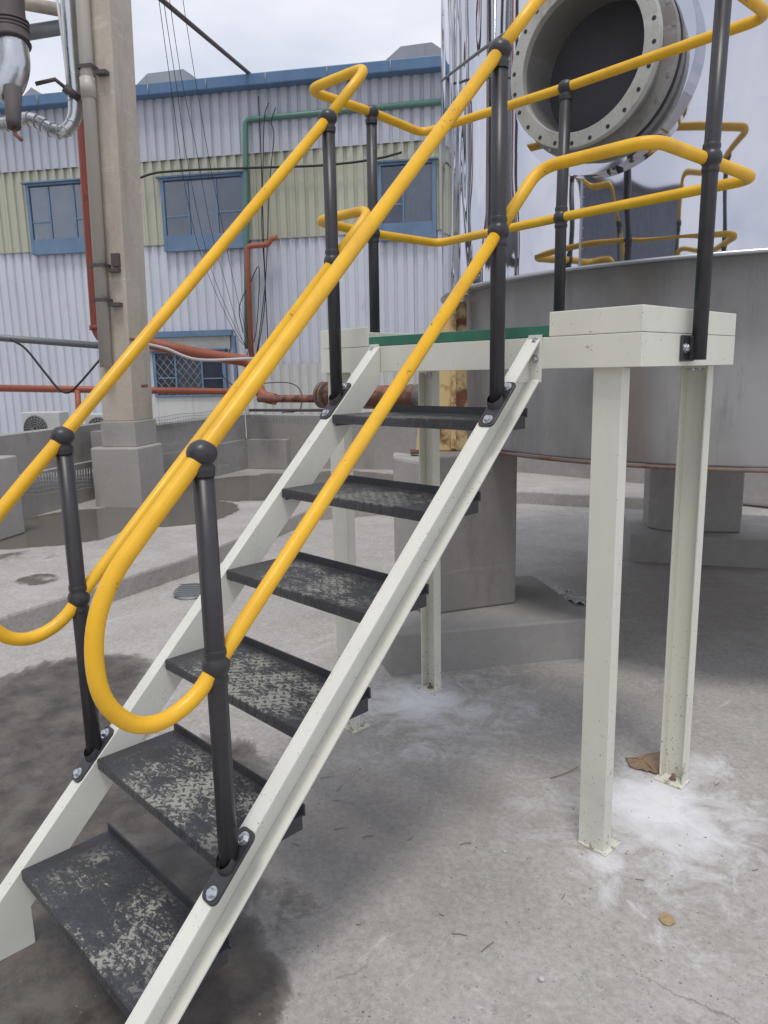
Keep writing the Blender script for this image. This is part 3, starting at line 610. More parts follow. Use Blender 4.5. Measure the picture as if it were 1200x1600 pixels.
# second pier, far side of the tank
q0, q1 = gz(1037, 830, zf), gz(1158, 833, zf); th2 = thing('concrete_pier', (q0.x, q0.y, ZG), 'dark concrete pier in shade beneath the tank, behind the right rear platform leg', 'pier', pg)
qd = (q1-q0).normalized(); qb = Vector((-qd.y, qd.x, 0)); 
o = MB(); poly = [q0-qd*.12+qb*.12, q0, q1, q1+qb*.45, q0+qb*.5-qd*.12]
o.prism([Vector((p.x, p.y, zf+.001)) for p in poly], (0, 0, ZB-zf-.006)); o.build('shaft', M['conc_wall'], th2, bevel=.015)
g0, g1 = gz(985, 835, zf), gz(1290, 848, zf); gb = gz(975, 800, zf)
o = MB(); o.prism([Vector((p.x, p.y, ZG-.02)) for p in (g0, g1, g1+qb*1.1, gb+qb*.2)], (0, 0, zf-ZG+.02)); o.build('footing', M['conc_wall'], th2, bevel=.012)
# rusty yellow bracket on the first pier, fixed to the tank
zt_ = ZB
o = MB(); D = (gz(700, 703, ZB)-CAM).dot(CF); D = 4.52
P = [dp(u, v, D) for u, v in ((700, 476), (729, 470), (731, 704), (650, 704), (654, 662), (668, 620), (682, 560))]
bb = FH*.05
br = thing('support_bracket', tuple(P[3]), 'rusty yellow steel support bracket standing on top of the concrete pier beside the tank', 'bracket')
o.prism(P[:1]+P[1:3]+P[3:], bb); pl = o.build('gusset_plate', M['oldyellow'], br, bevel=.004)
o = MB(); o.prism([dp(704, 478, D)-FH*.03, dp(712, 478, D)-FH*.03, dp(712, 700, D)-FH*.03, dp(704, 700, D)-FH*.03], FH*.029); o.build('stiffener', M['oldyellow'], br)
o = MB(); pz = dp(690, 704, D); o.box((-.19, -.05, -.012), (.17, .12, -.0005), (pz, RH, FH, Z)); o.build('base_plate', M['rust'], br, bevel=.003)
# ================================================================ WAREHOUSE
PB = CAM + ray(300, 586)*15.0; PB = Vector((PB.x, PB.y, 0))
def bs(u, v, o=0.):     # sight line met with the facade (o metres in front of it) -> (s along, z)
    p = onpl(u, v, PB+BN*o, BN); d = p-PB; return d.dot(BD), p.z
def bp(s, z, o=0.): return PB+BD*s+BN*o+Z*z
BFR = (PB, BD, BN, Z)
zE = bs(350, 137, .3)[1]; zF = bs(350, 118, .3)[1]; zC1 = bs(300, 247)[1]; zC0 = bs(300, 377)[1]; zP = bs(560, 566)[1]
wh = thing('warehouse', tuple(PB), 'long two-storey warehouse with pale corrugated siding, blue windows and blue roof edge', 'warehouse')
sA, sB = -14., 16.
def corr(z0_, z1_, sa, sb, o0, mat, pitch=.19, dep=.032, name='siding'):
    k = int((sb-sa)/pitch); pts = []
    for i in range(k):
        s0 = sa+i*pitch
        pts += [(s0, o0+dep), (s0+pitch*.58, o0+dep), (s0+pitch*.66, o0), (s0+pitch*.92, o0)]
    pts.append((sa+k*pitch, o0+dep)); vs = [bp(s, z, o_) for z in (z0_, z1_) for s, o_ in pts]; n_ = len(pts)
    m = MB(); m.add(vs, [(i, i+1, n_+i+1, n_+i) for i in range(n_-1)]); return m.build(name, mat, wh)
corr(zC1-.02, zE+.15, sA, sB, .045, M['sid_w'], name='upper_siding'); corr(zC0-.04, zC1+.03, sA+.07, sB, .005, M['sid_c'], name='cream_siding'); corr(.0, zC0+.02, sA+.03, sB, -.04, M['sid_l'], name='lower_siding')
o = MB(); o.box((sA, -9, 0), (sB, -.06, zE), BFR); o.build('wall', M['sid_w'], wh)
o = MB(); o.box((sA-.3, -.02, zE), (sB+.3, .30, zF), BFR); fas = o.build('fascia', M['bluefas'], wh, bevel=.02)
o = MB(); 
for k in range(26): o.cyl(bp(sA+1+k*1.15, zE+.03, .312), bp(sA+1+k*1.15, zF-.03, .312), .008, 6)
o.build('gutter_strap', M['frame_in'], fas)
o = MB(); o.prism([bp(sA-.3, zF-.06, .2), bp(sA-.3, zF+.02, .2), bp(sA-.3, zF+.50, -9), bp(sA-.3, zF-.06, -9)], BD*(sB-sA+.6)); rf = o.build('roof', M['roof'], wh)
for k, (u0, v0, u1, v1) in enumerate(((208, 132, 300, 108), (600, 98, 690, 66), (28, 158, 60, 136))):
    P1, P2 = onpl(u0, v0, PB-BN*2, BN), onpl(u1, v1, PB-BN*2, BN); s0, s1 = (P1-PB).dot(BD), (P2-PB).dot(BD); zt2 = P2.z; zl = zF-.05
    o = MB(); sm = s0+(s1-s0)*.18
    o.prism([bp(s0, zl, -2), bp(s0, zt2-.25, -2), bp(s0+.35, zt2, -2), bp(s1-.2, zt2+.02, -2), bp(s1, zt2-.12, -2), bp(s1, zl, -2)], BN*-1.2); o.build('roof_vent', M['roof'], wh)
def window(u0, v0, u1, v1, vg, mull, trans, curt, lattice=False, o0=.06):
    s0, zt2 = bs(u0, v0, o0); s1, zb2_ = bs(u1, v1, o0); zg = bs((u0+u1)/2, vg, o0)[1]; zt2 = (zt2+bs(u1, v0-4 if not lattice else v0, o0)[1])/2
    b = .07
    o = MB()
    o.box((s0, .0, zb2_), (s0+b, .10, zt2), BFR); o.box((s1-b, .0, zb2_), (s1, .10, zt2), BFR); o.box((s0+b, .0, zt2-b*.6), (s1-b, .10, zt2), BFR)
    o.box((s0+b, .0, zb2_), (s1-b, .095, zg), BFR); o.box((s0-.06, .02, zt2), (s1+.04, .15, zt2+.03), BFR)
    ms = [bs(m, vg, o0)[0] for m in mull]; xs = [s0+b]+ms+[s1-b]
    for m in ms: o.box((m-.018, .055, zg), (m+.018, .09, zt2-b), BFR)
    for i, v in trans:
        z = bs((u0+u1)/2, v, o0)[1]; o.box((xs[i]+.02, .055, z-.014), (xs[i+1]-.02, .085, z+.014), BFR)
    f = o.build('window', M['blue'], wh, bevel=.003, seg=1)
    o = MB(); o.box((s0+b, .066, zg), (s1-b, .070, zt2-b), BFR); o.build('pane', M['glass'], f)
    o = MB(); o.box((s0+b*.5, .040, zg-.01), (s1-b*.5, .044, zt2-b*.5), BFR); o.build('room_backing', M['room'], f)
    for i in curt:
        m = MB(); k = 26; vs = []
        for z in (zg+.01, zt2-b-.01):
            for j in range(k+1): vs.append(bp(xs[i]+.02+(xs[i+1]-xs[i]-.04)*j/k, z, .052+.006*math.sin(j*1.9)+.003*math.sin(j*.7)))
        m.add(vs, [(j, j+1, k+2+j, k+1+j) for j in range(k)], True); m.build('curtain', M['curtain'], f)
    if lattice:
        m = MB()
        for sg in (1, -1):
            for k in range(-8, 14):
                a = s0+k*.16; H = zt2-b-zg; q0, q1 = a, a+sg*H*.85; zz0, zz1 = zg, zt2-b
                lo, hi = s0+b, xs[2] if len(xs) > 2 else s1-b
                def cl(q, z): return q
                t0, t1 = 0., 1.; dq = q1-q0
                for bound, isl in ((lo, True), (hi, False)):
                    tt = (bound-q0)/dq
                    if (dq > 0) == isl: t0 = max(t0, tt)
                    else: t1 = min(t1, tt)
                if t1 > t0+.02: m.cyl(bp(q0+dq*t0, zz0+H*t0, .085), bp(q0+dq*t1, zz0+H*t1, .085), .004, 5)
        m.build('lattice_bars', M['frame_in'], f)
    return f
window(40, 287, 142, 394, 373, [83, 122], [(0, 346), (2, 344)], [0, 1, 2])
window(250, 277, 389, 387, 366, [298, 342], [(0, 336), (2, 333)], [1])
window(590, 255, 682, 372, 348, [631], [(0, 319)], [1])
window(238, 548, 356, 619, 617, [278, 319], [(0, 590), (2, 592), (1, 520)][:2], [1], True)
# masonry surround of the low window, cream plinth sheet, blue post
def slabp(u0, v0, u1, v1, o0, o1, mat, name):
    s0, z1_ = bs(u0, v0, o1); s1, z0_ = bs(u1, v1, o1); o = MB(); o.box((s0, o0, z0_), (s1, o1, z1_), BFR); return o.build(name, mat, wh, bevel=.004, seg=1)
slabp(225, 524, 360, 546, 0, .05, M['frame_in'], 'lintel'); slabp(225, 519, 362, 524, 0, .09, M['blue'], 'lintel_flashing')
slabp(362, 524, 371, 604, 0, .07, M['blue'], 'blue_post'); slabp(356, 546, 362, 650, 0, .06, M['plinth'], 'jamb')
slabp(225, 621, 356, 690, 0, .055, M['plinth'], 'window_apron')
s0_, z_ = bs(372, 566); s1_ = sB
m = corr(0, zP, s0_, sB, .0, M['plinth'], name='cream_lower_siding')
# ---------------------------------------------------------------- services on the warehouse wall
def wallpath(pts, o_=.12): 
    return [bp(*bs(u, v, o_), o_) for u, v in pts]
def pipe(name, pts, r, mat, label, cat='pipe', o_=.12, br=.12, n=10, group=None, wall=True):
    P = wallpath(pts, o_) if wall else [Vector(p) for p in pts]
    o = MB(); o.tube(bend(P, br, 5), r, n); ob = o.build(name, mat, loc=P[0]); return tag(ob, label, cat, group)
pipe('green_pipe', [(760, 152), (383, 187), (385, 390), (386, 545)], .05, M['greenpipe'], 'green pipe crossing the upper siding and dropping down beside the middle blue window')
pipe('orange_pipe', [(433, 371), (424, 373), (419, 382), (386, 385), (393, 558)], .05, M['orange'], 'orange pipe dropping from a hole under the cream band to the low pipe bend', o_=.22, br=.08)
pipe('cable_bundle', [(216, 279), (240, 270), (290, 266), (340, 264), (400, 262), (440, 261), (500, 259), (560, 253), (600, 246), (628, 238)], .021, M['cable'], 'sagging black cable bundle along the cream band above the windows', 'cable', o_=.17, br=.3)
cg = 'loose black cables on the warehouse wall'
cabs = [([(404, 150), (408, 250), (412, 380), (414, 470), (402, 555)], .16, 'loose black cable hanging straight down the siding, leftmost strand beside the green pipe'),
        ([(420, 160), (413, 185), (411, 260), (409, 350), (413, 420), (420, 560)], .19, 'loose black cable with a kink near the eaves, right of the straight strand'),
        ([(431, 168), (424, 190), (428, 215), (421, 290), (416, 420), (408, 500), (396, 590)], .21, 'loose black cable hooked below the eaves and bowing right of the others'),
        ([(380, 520), (374, 480), (392, 440), (405, 420), (400, 520), (385, 560), (398, 600)], .22, 'tangled black cable loop hanging beside the orange vertical pipe'),
        ([(345, 575), (350, 590), (370, 604), (400, 600), (450, 598), (470, 612), (468, 640), (440, 645)], .4, 'black cable loop drooping in front of the low lattice window')]
for P_, off, lb in cabs:
    o = MB(); o.tube(smooth_path(wallpath(P_, off), 5), .009, 6); tag(o.build('wall_cable', M['cable'], loc=wallpath(P_[:1], off)[0]), lb, 'cable', cg)
# wires strung from above down to the wall bracket
wd = [((249, 5, 9), [(272, 170), (290, 297), (317, 407), (367, 520), (392, 548)], 'leftmost of four thin black wires slanting down across the sky and the warehouse'),
      ((257, 10, 9), [(275, 130), (295, 265), (330, 420), (372, 520), (395, 552)], 'second thin black wire from the left, slanting down across the sky and the warehouse'),
      ((265, 0, 9.5), [(284, 125), (305, 225), (330, 360), (352, 440), (378, 530), (398, 556)], 'third thin black wire from the left, passing in front of the middle blue window'),
      ((286, 0, 10), [(303, 110), (325, 240), (343, 330), (363, 430), (385, 520), (400, 560)], 'rightmost of four thin black wires slanting down across the sky and the warehouse')]
for (u, v, d), pts, lb in wd:
    k = len(pts); P_ = [dp(u, v, d)] + [dp(a, b, d+(14.2-d)*(i+1)/k) for i, (a, b) in enumerate(pts)]
    P_ = [dp(u-6, v-60, d-.6)]+P_
    o = MB(); o.tube(smooth_path(P_, 5), .0045, 6); tag(o.build('overhead_wire', M['cable'], loc=P_[-1]), lb, 'wire', 'thin wires slanting down to the wall')
P_ = [dp(215, -32, 9.2), dp(412, 134, 14.4)]; o = MB(); o.tube(P_, .035, 10); tag(o.build('stay_tube', M['rustdark'], loc=P_[1]), 'dark steel stay tube slanting down across the sky to the warehouse eaves', 'tube')
# ---------------------------------------------------------------- bund walls
def wallseg(name, pts, zb_, ztops, thick, label, mat=None, ledge=None):
    th = thing(name, tuple(pts[0]), label, 'wall', 'low concrete bund walls')
    o = MB(); L = [Vector((p.x, p.y, 0)) for p in pts]
    nn = []
    for i in range(len(L)):
        a = L[max(i-1, 0)]; b = L[min(i+1, len(L)-1)]; d = (b-a).normalized(); q = Vector((-d.y, d.x, 0))
        if q.dot(FH) < 0: q = -q
        nn.append(q)
    for i in range(len(L)-1):
        A, B, A2, B2 = L[i], L[i+1], L[i]+nn[i]*thick, L[i+1]+nn[i+1]*thick
        za, zb2 = ztops[i], ztops[i+1]
        o.add([A+Z*zb_, B+Z*zb_, B2+Z*zb_, A2+Z*zb_, A+Z*za, B+Z*zb2, B2+Z*zb2, A2+Z*za], [(0,1,5,4),(3,7,6,2),(4,5,6,7)]+([(0,4,7,3)] if i == 0 else [])+([(1,2,6,5)] if i == len(L)-2 else []))
    o.build('wall', mat or M['conc_wall'], th)
    if ledge:
        o = MB(); zl, tl = ledge
        for i in range(len(L)-1):
            A, B, A2, B2 = L[i]-nn[i]*tl, L[i+1]-nn[i+1]*tl, L[i]-nn[i]*.001, L[i+1]-nn[i+1]*.001
            o.add([A+Z*zb_, B+Z*zb_, B2+Z*zb_, A2+Z*zb_, A+Z*zl, B+Z*zl, B2+Z*zl, A2+Z*zl], [(0,1,5,4),(3,7,6,2),(4,5,6,7),(0,4,7,3),(1,2,6,5)])
        o.build('ledge', mat or M['conc_wall'], th)
    return th
def hz(u, vt, P):  # height of the sight line (u, vt) above ground point P
    dd = (P-CAM).dot(CF); d = ray(u, vt); t = (Vector((P.x, P.y, 0))-Vector((CAM.x, CAM.y, 0))).dot(FH)/Vector((d.x, d.y, 0)).dot(FH); return CAM.z+d.z*t
w0, w1 = gz(-20, 824, ZS), gz(150, 776, ZS); w0 = w0+(w0-w1)*1.2
v0, v1 = gz(205, 775, ZS), gz(387, 730, ZS)
ztL = hz(100, 672, gz(100, 794, ZS)); ztR = hz(387, 648, v1)
wallseg('bund_wall', [w0, w1, w1+(w1-w0).normalized()*1.0], ZS-.1, [ztL]*3, .2, 'low grey concrete wall left of the tan column, with white condenser units behind it', ledge=(ZS+(ztL-ZS)*.52, .10))
v2 = gz(815, 738, ZS); v3 = gz(1240, 778, ZS)
wallseg('bund_wall', [v0-(v1-v0).normalized()*.4, v1], ZS-.1, [ztR]*2, .2, 'low grey concrete wall running back between the tan column and the yard corner', ledge=(ZS+(ztR-ZS)*.55, .10))
wallseg('bund_wall', [v1+Vector((.01, .01, 0)), v2, v3], ZS-.1, [ztR*1.0, hz(815, 655, v2), hz(815, 655, v2)], .2, 'low grey concrete wall along the back of the yard, passing behind the tank')
# stub at the corner
st = gz(455, 731, ZS); sd_ = (v2-v1).normalized(); sn = Vector((sd_.y, -sd_.x, 0)); sn = sn if sn.dot(FH) < 0 else -sn
zst = ZS+(ztR-ZS)*.55
o = MB(); Ls = (st-v1).dot(sd_); o.box((.02, .003, ZS), (Ls, .16, zst), (Vector((v1.x, v1.y, 0)), sd_, sn, Z)); tag(o.build('concrete_step', M['conc'], loc=v1, bevel=.01), 'knee-high concrete step against the back wall at the yard corner', 'step')
e0 = gz(-14, 850, ZS); o = MB(); o.box((-1.2, 0, ZS), (0, .5, hz(20, 720, e0)), (Vector((e0.x, e0.y, 0)), BD, -BN, Z)); tag(o.build('concrete_plinth', M['conc'], loc=e0, bevel=.015), 'grey concrete plinth cut off by the left edge, in front of the low wall', 'plinth')
# ---------------------------------------------------------------- column
cA = gz(222, 793, ZS); cA = Vector((cA.x, cA.y, 0)); CFR = (cA, BD, -BN, Z)      # origin at the near corner: -s is the left face, +y goes back
col = thing('concrete_column', (cA.x, cA.y, ZS), 'tall weathered tan concrete column on a smooth grey square plinth', 'column')
LN = (Z+BD*.028).normalized()      # the column leans a touch
LFR = (cA-BD*.028*.84, BD, -BN, Z+BD*.028)
o = MB(); zbk = ZS+.70; o.box((-.60, 0, ZS-.05), (0, .62, zbk), CFR); o.build('plinth', M['conc'], col, bevel=.02)
o = MB(); o.box((-.50, .085, zbk), (-.06, .60, zbk+.30), LFR); o.build('neck', M['conc'], col, bevel=.01)
o = MB(); o.box((-.475, .105, zbk+.30), (-.085, .585, 9.5), LFR); o.build('shaft', M['conc_old'], col, bevel=.012)
for k, (y, z, L_) in enumerate(((.33, 1.52, .16), (.12, 2.05, .14), (.36, 2.08, .10))):
    o_ = MB(); o_.box((-.0851, y, z), (-.0835, y+L_, z+.035), LFR); o_.build('rust_stained_tie', M['rust'], col)
def cc(s, y, z): return LFR[0]+BD*(s+.028*z)-BN*y+Z*z
o = MB(); o.tube([cc(-.345, .03, 1.76), cc(-.345, .03, 9.4)], .068, 16); dpz = o.build('white_downpipe', M['pvc'], loc=cc(-.345, .03, 1.76)); tag(dpz, 'off-white downpipe clipped to the left face of the tan column', 'pipe')
for z in (2.48, 2.85, 4.86):
    o = MB(); o.box((-.425, -.045, z), (-.25, -.037, z+.035), LFR); o.box((-.258, -.04, z), (-.25, .10, z+.035), LFR); o.box((-.425, -.04, z), (-.417, .10, z+.035), LFR); o.box((-.25, .02, z-.05), (-.13, .10, z-.01), LFR); o.build('pipe_clip', M['rustdark'], dpz)
o = MB(); o.box((-.22, .06, 2.86), (-.13, .10, 3.0), LFR); o.build('clip_plate', M['rustdark'], dpz)
o = MB(); o.lathe([(.07, -.1), (.08, -.1), (.08, .1), (.07, .1)], cc(-.345, .03, 4.68), X, Y, Z, 18); o.build('socket', M['pvc'], dpz)
# ---------------------------------------------------------------- services left of the column
def tubepx(name, pts, r, mat, label, cat, br=.1, n=12, group=None, smooth=False):
    P_ = [dp(*p) for p in pts]; P2 = smooth_path(P_, 6) if smooth else bend(P_, br, 6)
    o = MB(); o.tube(P2, r, n); return tag(o.build(name, mat, loc=P_[-1]), label, cat, group)
rp = [dp(121, 150, 8.9), dp(150, 500, 8.9)]; rx = dp(140, 420, 8.95)
rb = Vector((rx.x, rx.y, 0))
o = MB(); o.tube(bend([rb+Z*9+BD*.17, rb+Z*2.15, rb+Z*1.95+BD*.35], .15, 6), .052, 14); rd = o.build('red_drain_pipe', M['redpipe'], loc=rb+Z*2); tag(rd, 'red-brown vertical drain pipe left of the tan column, with a bend at its foot', 'pipe')
o = MB(); o.lathe([(.053, -.03), (.066, -.03), (.066, .03), (.053, .03)], rb+Z*2.25, X, Y, Z, 18); o.build('collar', M['redpipe'], rd)
o = MB()
dx = dp(116, 120, 8.2); db = Vector((dx.x, dx.y, 0))
pts = [db+Z*9+BD*.12, db+Z*(dx.z+.2), dp(119, 160, 8.2), dp(115, 188, 8.2), dp(100, 205, 8.2), dp(80, 203, 8.2), dp(62, 191, 8.2), dp(40, 186, 8.2), dp(10, 194, 8.2), dp(-25, 196, 8.2)]
P2 = [pts[0]]+smooth_path(pts[1:], 5); o.tube(P2, .088, 18, rs=[.088]*4+[.088-.018*min(1, (i)/10) for i in range(len(P2)-4)])
du = o.build('insulated_duct', M['duct'], loc=db+Z*dx.z); tag(du, 'silver foil-jacketed duct coming down beside the column and bending away to the left', 'duct')
o = MB()
for i in range(3, len(P2)-2, 3):
    T_ = (P2[i+1]-P2[i-1]).normalized(); o.tube([P2[i]-T_*.006, P2[i]+T_*.006], .088 if i < 8 else .078, 18)
o.build('jacket_band', M['wire'], du)
ex = thing('exhaust_silencer', tuple(dp(20, 100, 7.6)), 'dark ribbed exhaust can over a silver elbow and rusty outlet at the top left edge', 'exhaust')
o = MB(); P_ = [dp(12, -60, 7.6), dp(14, 10, 7.6), dp(14, 30, 7.6), dp(16, 64, 7.6), dp(17, 70, 7.6)]; o.tube(P_, .16, 24, rs=[.15, .15, .165, .19, .2])
ec = o.build('can', M['rustdark'], ex)
o = MB()
for v in (34, 40, 46): P1 = dp(15, v, 7.6); o.tube([P1-Z*.01, P1+Z*.01], .182+.001*v/6, 24)
o.build('rib', M['rustdark'], ec)
o = MB(); o.tube(smooth_path([dp(17, 66, 7.6), dp(20, 100, 7.6), dp(12, 128, 7.6), dp(-6, 150, 7.6)], 6), .165, 24); o.build('silver_elbow', M['duct'], ex)
o = MB(); o.tube([dp(20, 138, 7.5), dp(21, 190, 7.5), dp(22, 200, 7.5)], .07, 16, rs=[.09, .07, .065]); ob = o.build('outlet', M['rustdark'], ex)
o = MB(); o.tube([dp(22, 198, 7.5), dp(24, 210, 7.5), dp(34, 219, 7.5)], .02, 8); o.build('drain_cock', M['rust'], ob)
sg = 'thick steel pipes at the top left'
tubepx('steel_pipe', [(20, 2, 8.9), (96, 16, 9.3)], .075, M['conc_old'], 'upper tan steel cross pipe between the exhaust can and the silver duct', 'pipe', group=sg)
tubepx('steel_pipe', [(25, 54, 9.1), (100, 42, 9.4)], .085, M['greypipe'], 'lower grey steel cross pipe between the exhaust can and the silver duct', 'pipe', group=sg)
tubepx('thin_conduit', [(85, -30, 8.1), (100, 75, 8.1), (108, 150, 8.1)], .017, M['wcable'], 'thin white conduit running down in front of the silver duct', 'conduit', .3, 8)
hb = thing('hooked_bracket', tuple(dp(90, 130, 8.0)), 'cranked rusty steel bracket sticking out to the left of the column beside the duct', 'bracket')
o = MB(); o.tube([dp(56, 131, 7.9), dp(86, 124, 8.0), dp(103, 138, 8.05)], .025, 4); o.build('arm', M['rustdark'], hb); o = MB(); o.tube([dp(100, 136, 8.05), dp(124, 156, 8.15)], .05, 4); o.build('root', M['rustdark'], hb)
# yard level pipes
tubepx('grey_pipe', [(-20, 525, 9.6), (0, 528, 9.6), (156, 540, 9.9)], .045, M['greypipe'], 'grey horizontal pipe passing left of the column above the red pipe', 'pipe')
tubepx('black_hose', [(16, 530, 9.5), (40, 545, 9.5), (70, 582, 9.5), (92, 608, 9.5), (108, 613, 9.5), (125, 598, 9.5), (156, 562, 9.7)], .014, M['cable'], 'black hose drooping from the grey pipe over the red pipe', 'hose', smooth=True)
rr = thing('red_yard_pipe', tuple(dp(120, 608, 11)), 'straight red pipe running level behind the column, with one short leg', 'pipe')
o = MB(); o.tube([dp(-30, 606, 10.6), dp(160, 609, 11), dp(366, 612, 11.6), dp(380, 618, 11.5)], .052, 12); o.build('run', M['orange'], rr)
o = MB(); o.tube([dp(121, 610, 10.9), dp(124, 665, 10.9)], .042, 12); o.build('drop_leg', M['orange'], rr)
tubepx('orange_yard_pipe', [(225, 535, 11.0), (300, 551, 11.3), (385, 564, 11.6), (397, 574, 11.6), (399, 595, 11.6), (410, 620, 11.5), (430, 624, 11.4)], .09, M['orange'], 'thick orange pipe sloping right from behind the column and bending down', 'pipe', .2)
tubepx('white_hose', [(222, 536, 10.9), (260, 545, 11.0), (310, 562, 11.1), (395, 560, 11.4)], .022, M['wcable'], 'white hose hanging just below the thick orange pipe', 'hose', smooth=True)
rf_ = thing('flanged_rusty_pipe', tuple(dp(500, 616, 10.2)), 'rust-brown flanged pipe behind the platform, its right end wrapped in rags', 'pipe')
o = MB(); o.tube([dp(405, 623, 11.0), dp(505, 623, 10.3)], .055, 14); o.build('thin_pipe', M['rust'], rf_)
o = MB(); o.tube([dp(515, 619, 10.2), dp(655, 622, 9.2)], .155, 20); o.build('thick_pipe', M['rust'], rf_)
A_, B_ = dp(504, 617, 10.3), dp(516, 618, 10.2); T_ = (B_-A_).normalized()
o = MB(); o.tube([A_, A_+T_*.05], .185, 24); o.tube([A_+T_*.07, A_+T_*.11], .185, 24); o.build('flange', M['rustrim'], rf_)
o = MB(); pp = [dp(640+3*i, 620+random.uniform(-1.5, 1.5), 9.3-.02*i) for i in range(12)]; o.tube(pp, .14, 16, rs=[.16+random.uniform(-.03, .02) for _ in pp]); o.build('rag_wrap', M['lag'], rf_)
# condenser units behind the left wall
ag = 'air conditioner condensers behind the low wall'
for u, v, d, lb in ((72, 672, 12.2, 'white condenser unit with its fan showing, behind the low wall left of the column'), (170, 674, 12.4, 'white condenser unit half hidden by the column, behind the low wall')):
    P_ = dp(u, v, d); P_.z -= .25; ac_ = thing('condenser_unit', tuple(P_), lb, 'air conditioner', ag); FR_ = (P_, BD, BN, Z)
    zt2 = .25+.30
    o = MB(); o.box((-.35, -.15, 0), (.35, .12, zt2), FR_); o.build('casing', M['acwhite'], ac_, bevel=.015)
    fc = P_+BD*-.1+BN*.124+Z*(zt2-.27); o = MB(); o.lathe([(.22, 0), (.001, .001)], fc, BD, Z, BN, 28, False); o.build('fan_opening', M['acdark'], ac_)
    o = MB()
    for r_ in (.05, .09, .13, .17, .21): o.tube([fc+BD*(r_*math.cos(2*math.pi*k/24))+Z*(r_*math.sin(2*math.pi*k/24))+BN*.012 for k in range(24)], .004, 4, closed=True)
    for k in range(20): a = 2*math.pi*k/20; o.cyl(fc+BN*.01+(BD*math.cos(a)+Z*math.sin(a))*.03, fc+BN*.01+(BD*math.cos(a+.3)+Z*math.sin(a+.3))*.215, .003, 4)
    o.build('fan_guard', M['wire'], ac_)
# wire mesh
def mesh_panel(P0, P1, up, label, nx, nz, sag=.03):
    o = MB(); P0, P1, up = Vector(P0), Vector(P1), Vector(up)
    for j in range(nz+1): o.tube([P0.lerp(P1, k/12)+up*(j/nz)+Z*(sag*math.sin(k*1.3+j)*.3) for k in range(13)], .0035, 4)
    for i in range(nx+1): q = P0.lerp(P1, i/nx); o.tube([q, q+up*.5+BN*random.uniform(-.01, .01), q+up], .003, 4)
    return tag(o.build('wire_mesh', M['wire'], loc=P0), label, 'mesh', 'wire mesh strips on the bund walls')
mesh_panel(dp(242, 672, 9.9), dp(392, 652, 11.7), Z*.17-FH*.06, 'wire mesh strip laid along the wall top right of the tan column', 40, 4)
mesh_panel(dp(395, 660, 11.6), dp(700, 668, 10.6), Z*.12-FH*.05, 'long wire mesh strip along the back wall top behind the staircase', 60, 3)
mesh_panel(dp(30, 775, 7.9), dp(146, 762, 8.6), Z*.22+FH*.02, 'wire mesh strip leaning on the low wall left of the column plinth', 26, 5)
o = MB(); A_, B_ = dp(390, 641, 11.6), dp(505, 641, 10.9); o.tube([A_, B_], .03, 4); tag(o.build('timber_batten', M['rustdark'], loc=A_), 'dark batten lying on the back wall top behind the stair stringer', 'batten')
# ================================================================ SMALL THINGS
dc = gz(298, 930); dn_ = (Z-FH*.22).normalized(); df_ = (FH+Z*.22).normalized(); dc = dc+Z*.03; o = MB()
o.lathe([(.001, .012), (.10, .012), (.125, .008), (.13, .0)], dc, RH, df_, dn_, 28)
for k in range(-3, 4): o.box((-.1, k*.03-.004, .012), (.1, k*.03+.004, .017), (dc, RH, df_, dn_))
tag(o.build('drain_cover', M['greypipe'], loc=dc), 'round grey drain cover set in the yard floor left of the staircase', 'drain cover')
def rag(name, u, v, z, pts, mat, label, cat, amp=.01, th=.003, n=9):
    c = gz(u, v, z); o = MB(); P_ = [gz(a, b, z) for a, b in pts]
    vs = [c+Z*(.006+amp)]; 
    ring_ = []
    k = len(P_)
    for i in range(k):
        for j in range(3): q = P_[i].lerp(P_[(i+1) % k], j/3); ring_.append(q+Vector((random.uniform(-1, 1), random.uniform(-1, 1), 0))*amp*.5)
    mid_ = [q.lerp(c, .5)+Z*random.uniform(.004, amp*2.2) for q in ring_]; K = len(ring_)
    vs += mid_+[q+Z*random.uniform(.002, amp*1.8) for q in ring_]
    fs = [(0, 1+i, 1+(i+1) % K) for i in range(K)]+[(1+i, 1+K+i, 1+K+(i+1) % K, 1+(i+1) % K) for i in range(K)]
    o.add(vs, fs); ob = o.build(name, mat, loc=c); md = ob.modifiers.new('thickness', 'SOLIDIFY'); md.thickness = th; md.offset = 1; return tag(ob, label, cat)
rag('cardboard_scrap', 1005, 1193, ZG, [(976, 1185), (985, 1188), (1030, 1178), (1034, 1200), (1028, 1212), (1016, 1208), (1000, 1204), (984, 1200)], M['card'], 'torn brown cardboard scrap on the floor beside the right rear leg', 'cardboard', .008)
rag('plastic_sheet', 885, 934, ZG, [(858, 926), (872, 920), (896, 928), (915, 938), (915, 948), (890, 944), (870, 934)], M['sheet'], 'crumpled clear plastic sheet on the floor behind the front right leg', 'plastic sheet', .02)
rag('dry_leaf', 1042, 1438, ZG, [(1028, 1436), (1036, 1427), (1050, 1431), (1056, 1443), (1048, 1448), (1036, 1446)], M['leaf'], 'single curled tan leaf lying on the open floor', 'leaf', .003, .001)
def pebble(u, v, r, label, mat='stone', z=ZG):
    c = gz(u, v, z); bm = bmesh.new(); bmesh.ops.create_icosphere(bm, subdivisions=3, radius=r)
    for q in bm.verts: q.co *= 1+.18*math.sin(q.co.x*300+u)*math.cos(q.co.y*260)+random.uniform(-.04, .04); q.co.z *= .7
    me = bpy.data.meshes.new('stone'); bm.to_mesh(me); bm.free(); me.materials.append(M[mat])
    o = bpy.data.objects.new('stone', me); COL.objects.link(o); o.location = c+Z*r*.6; tag(o, label, 'stone')
pebble(846, 1532, .0085, 'small pale stone alone on the open floor near the bottom of the picture')
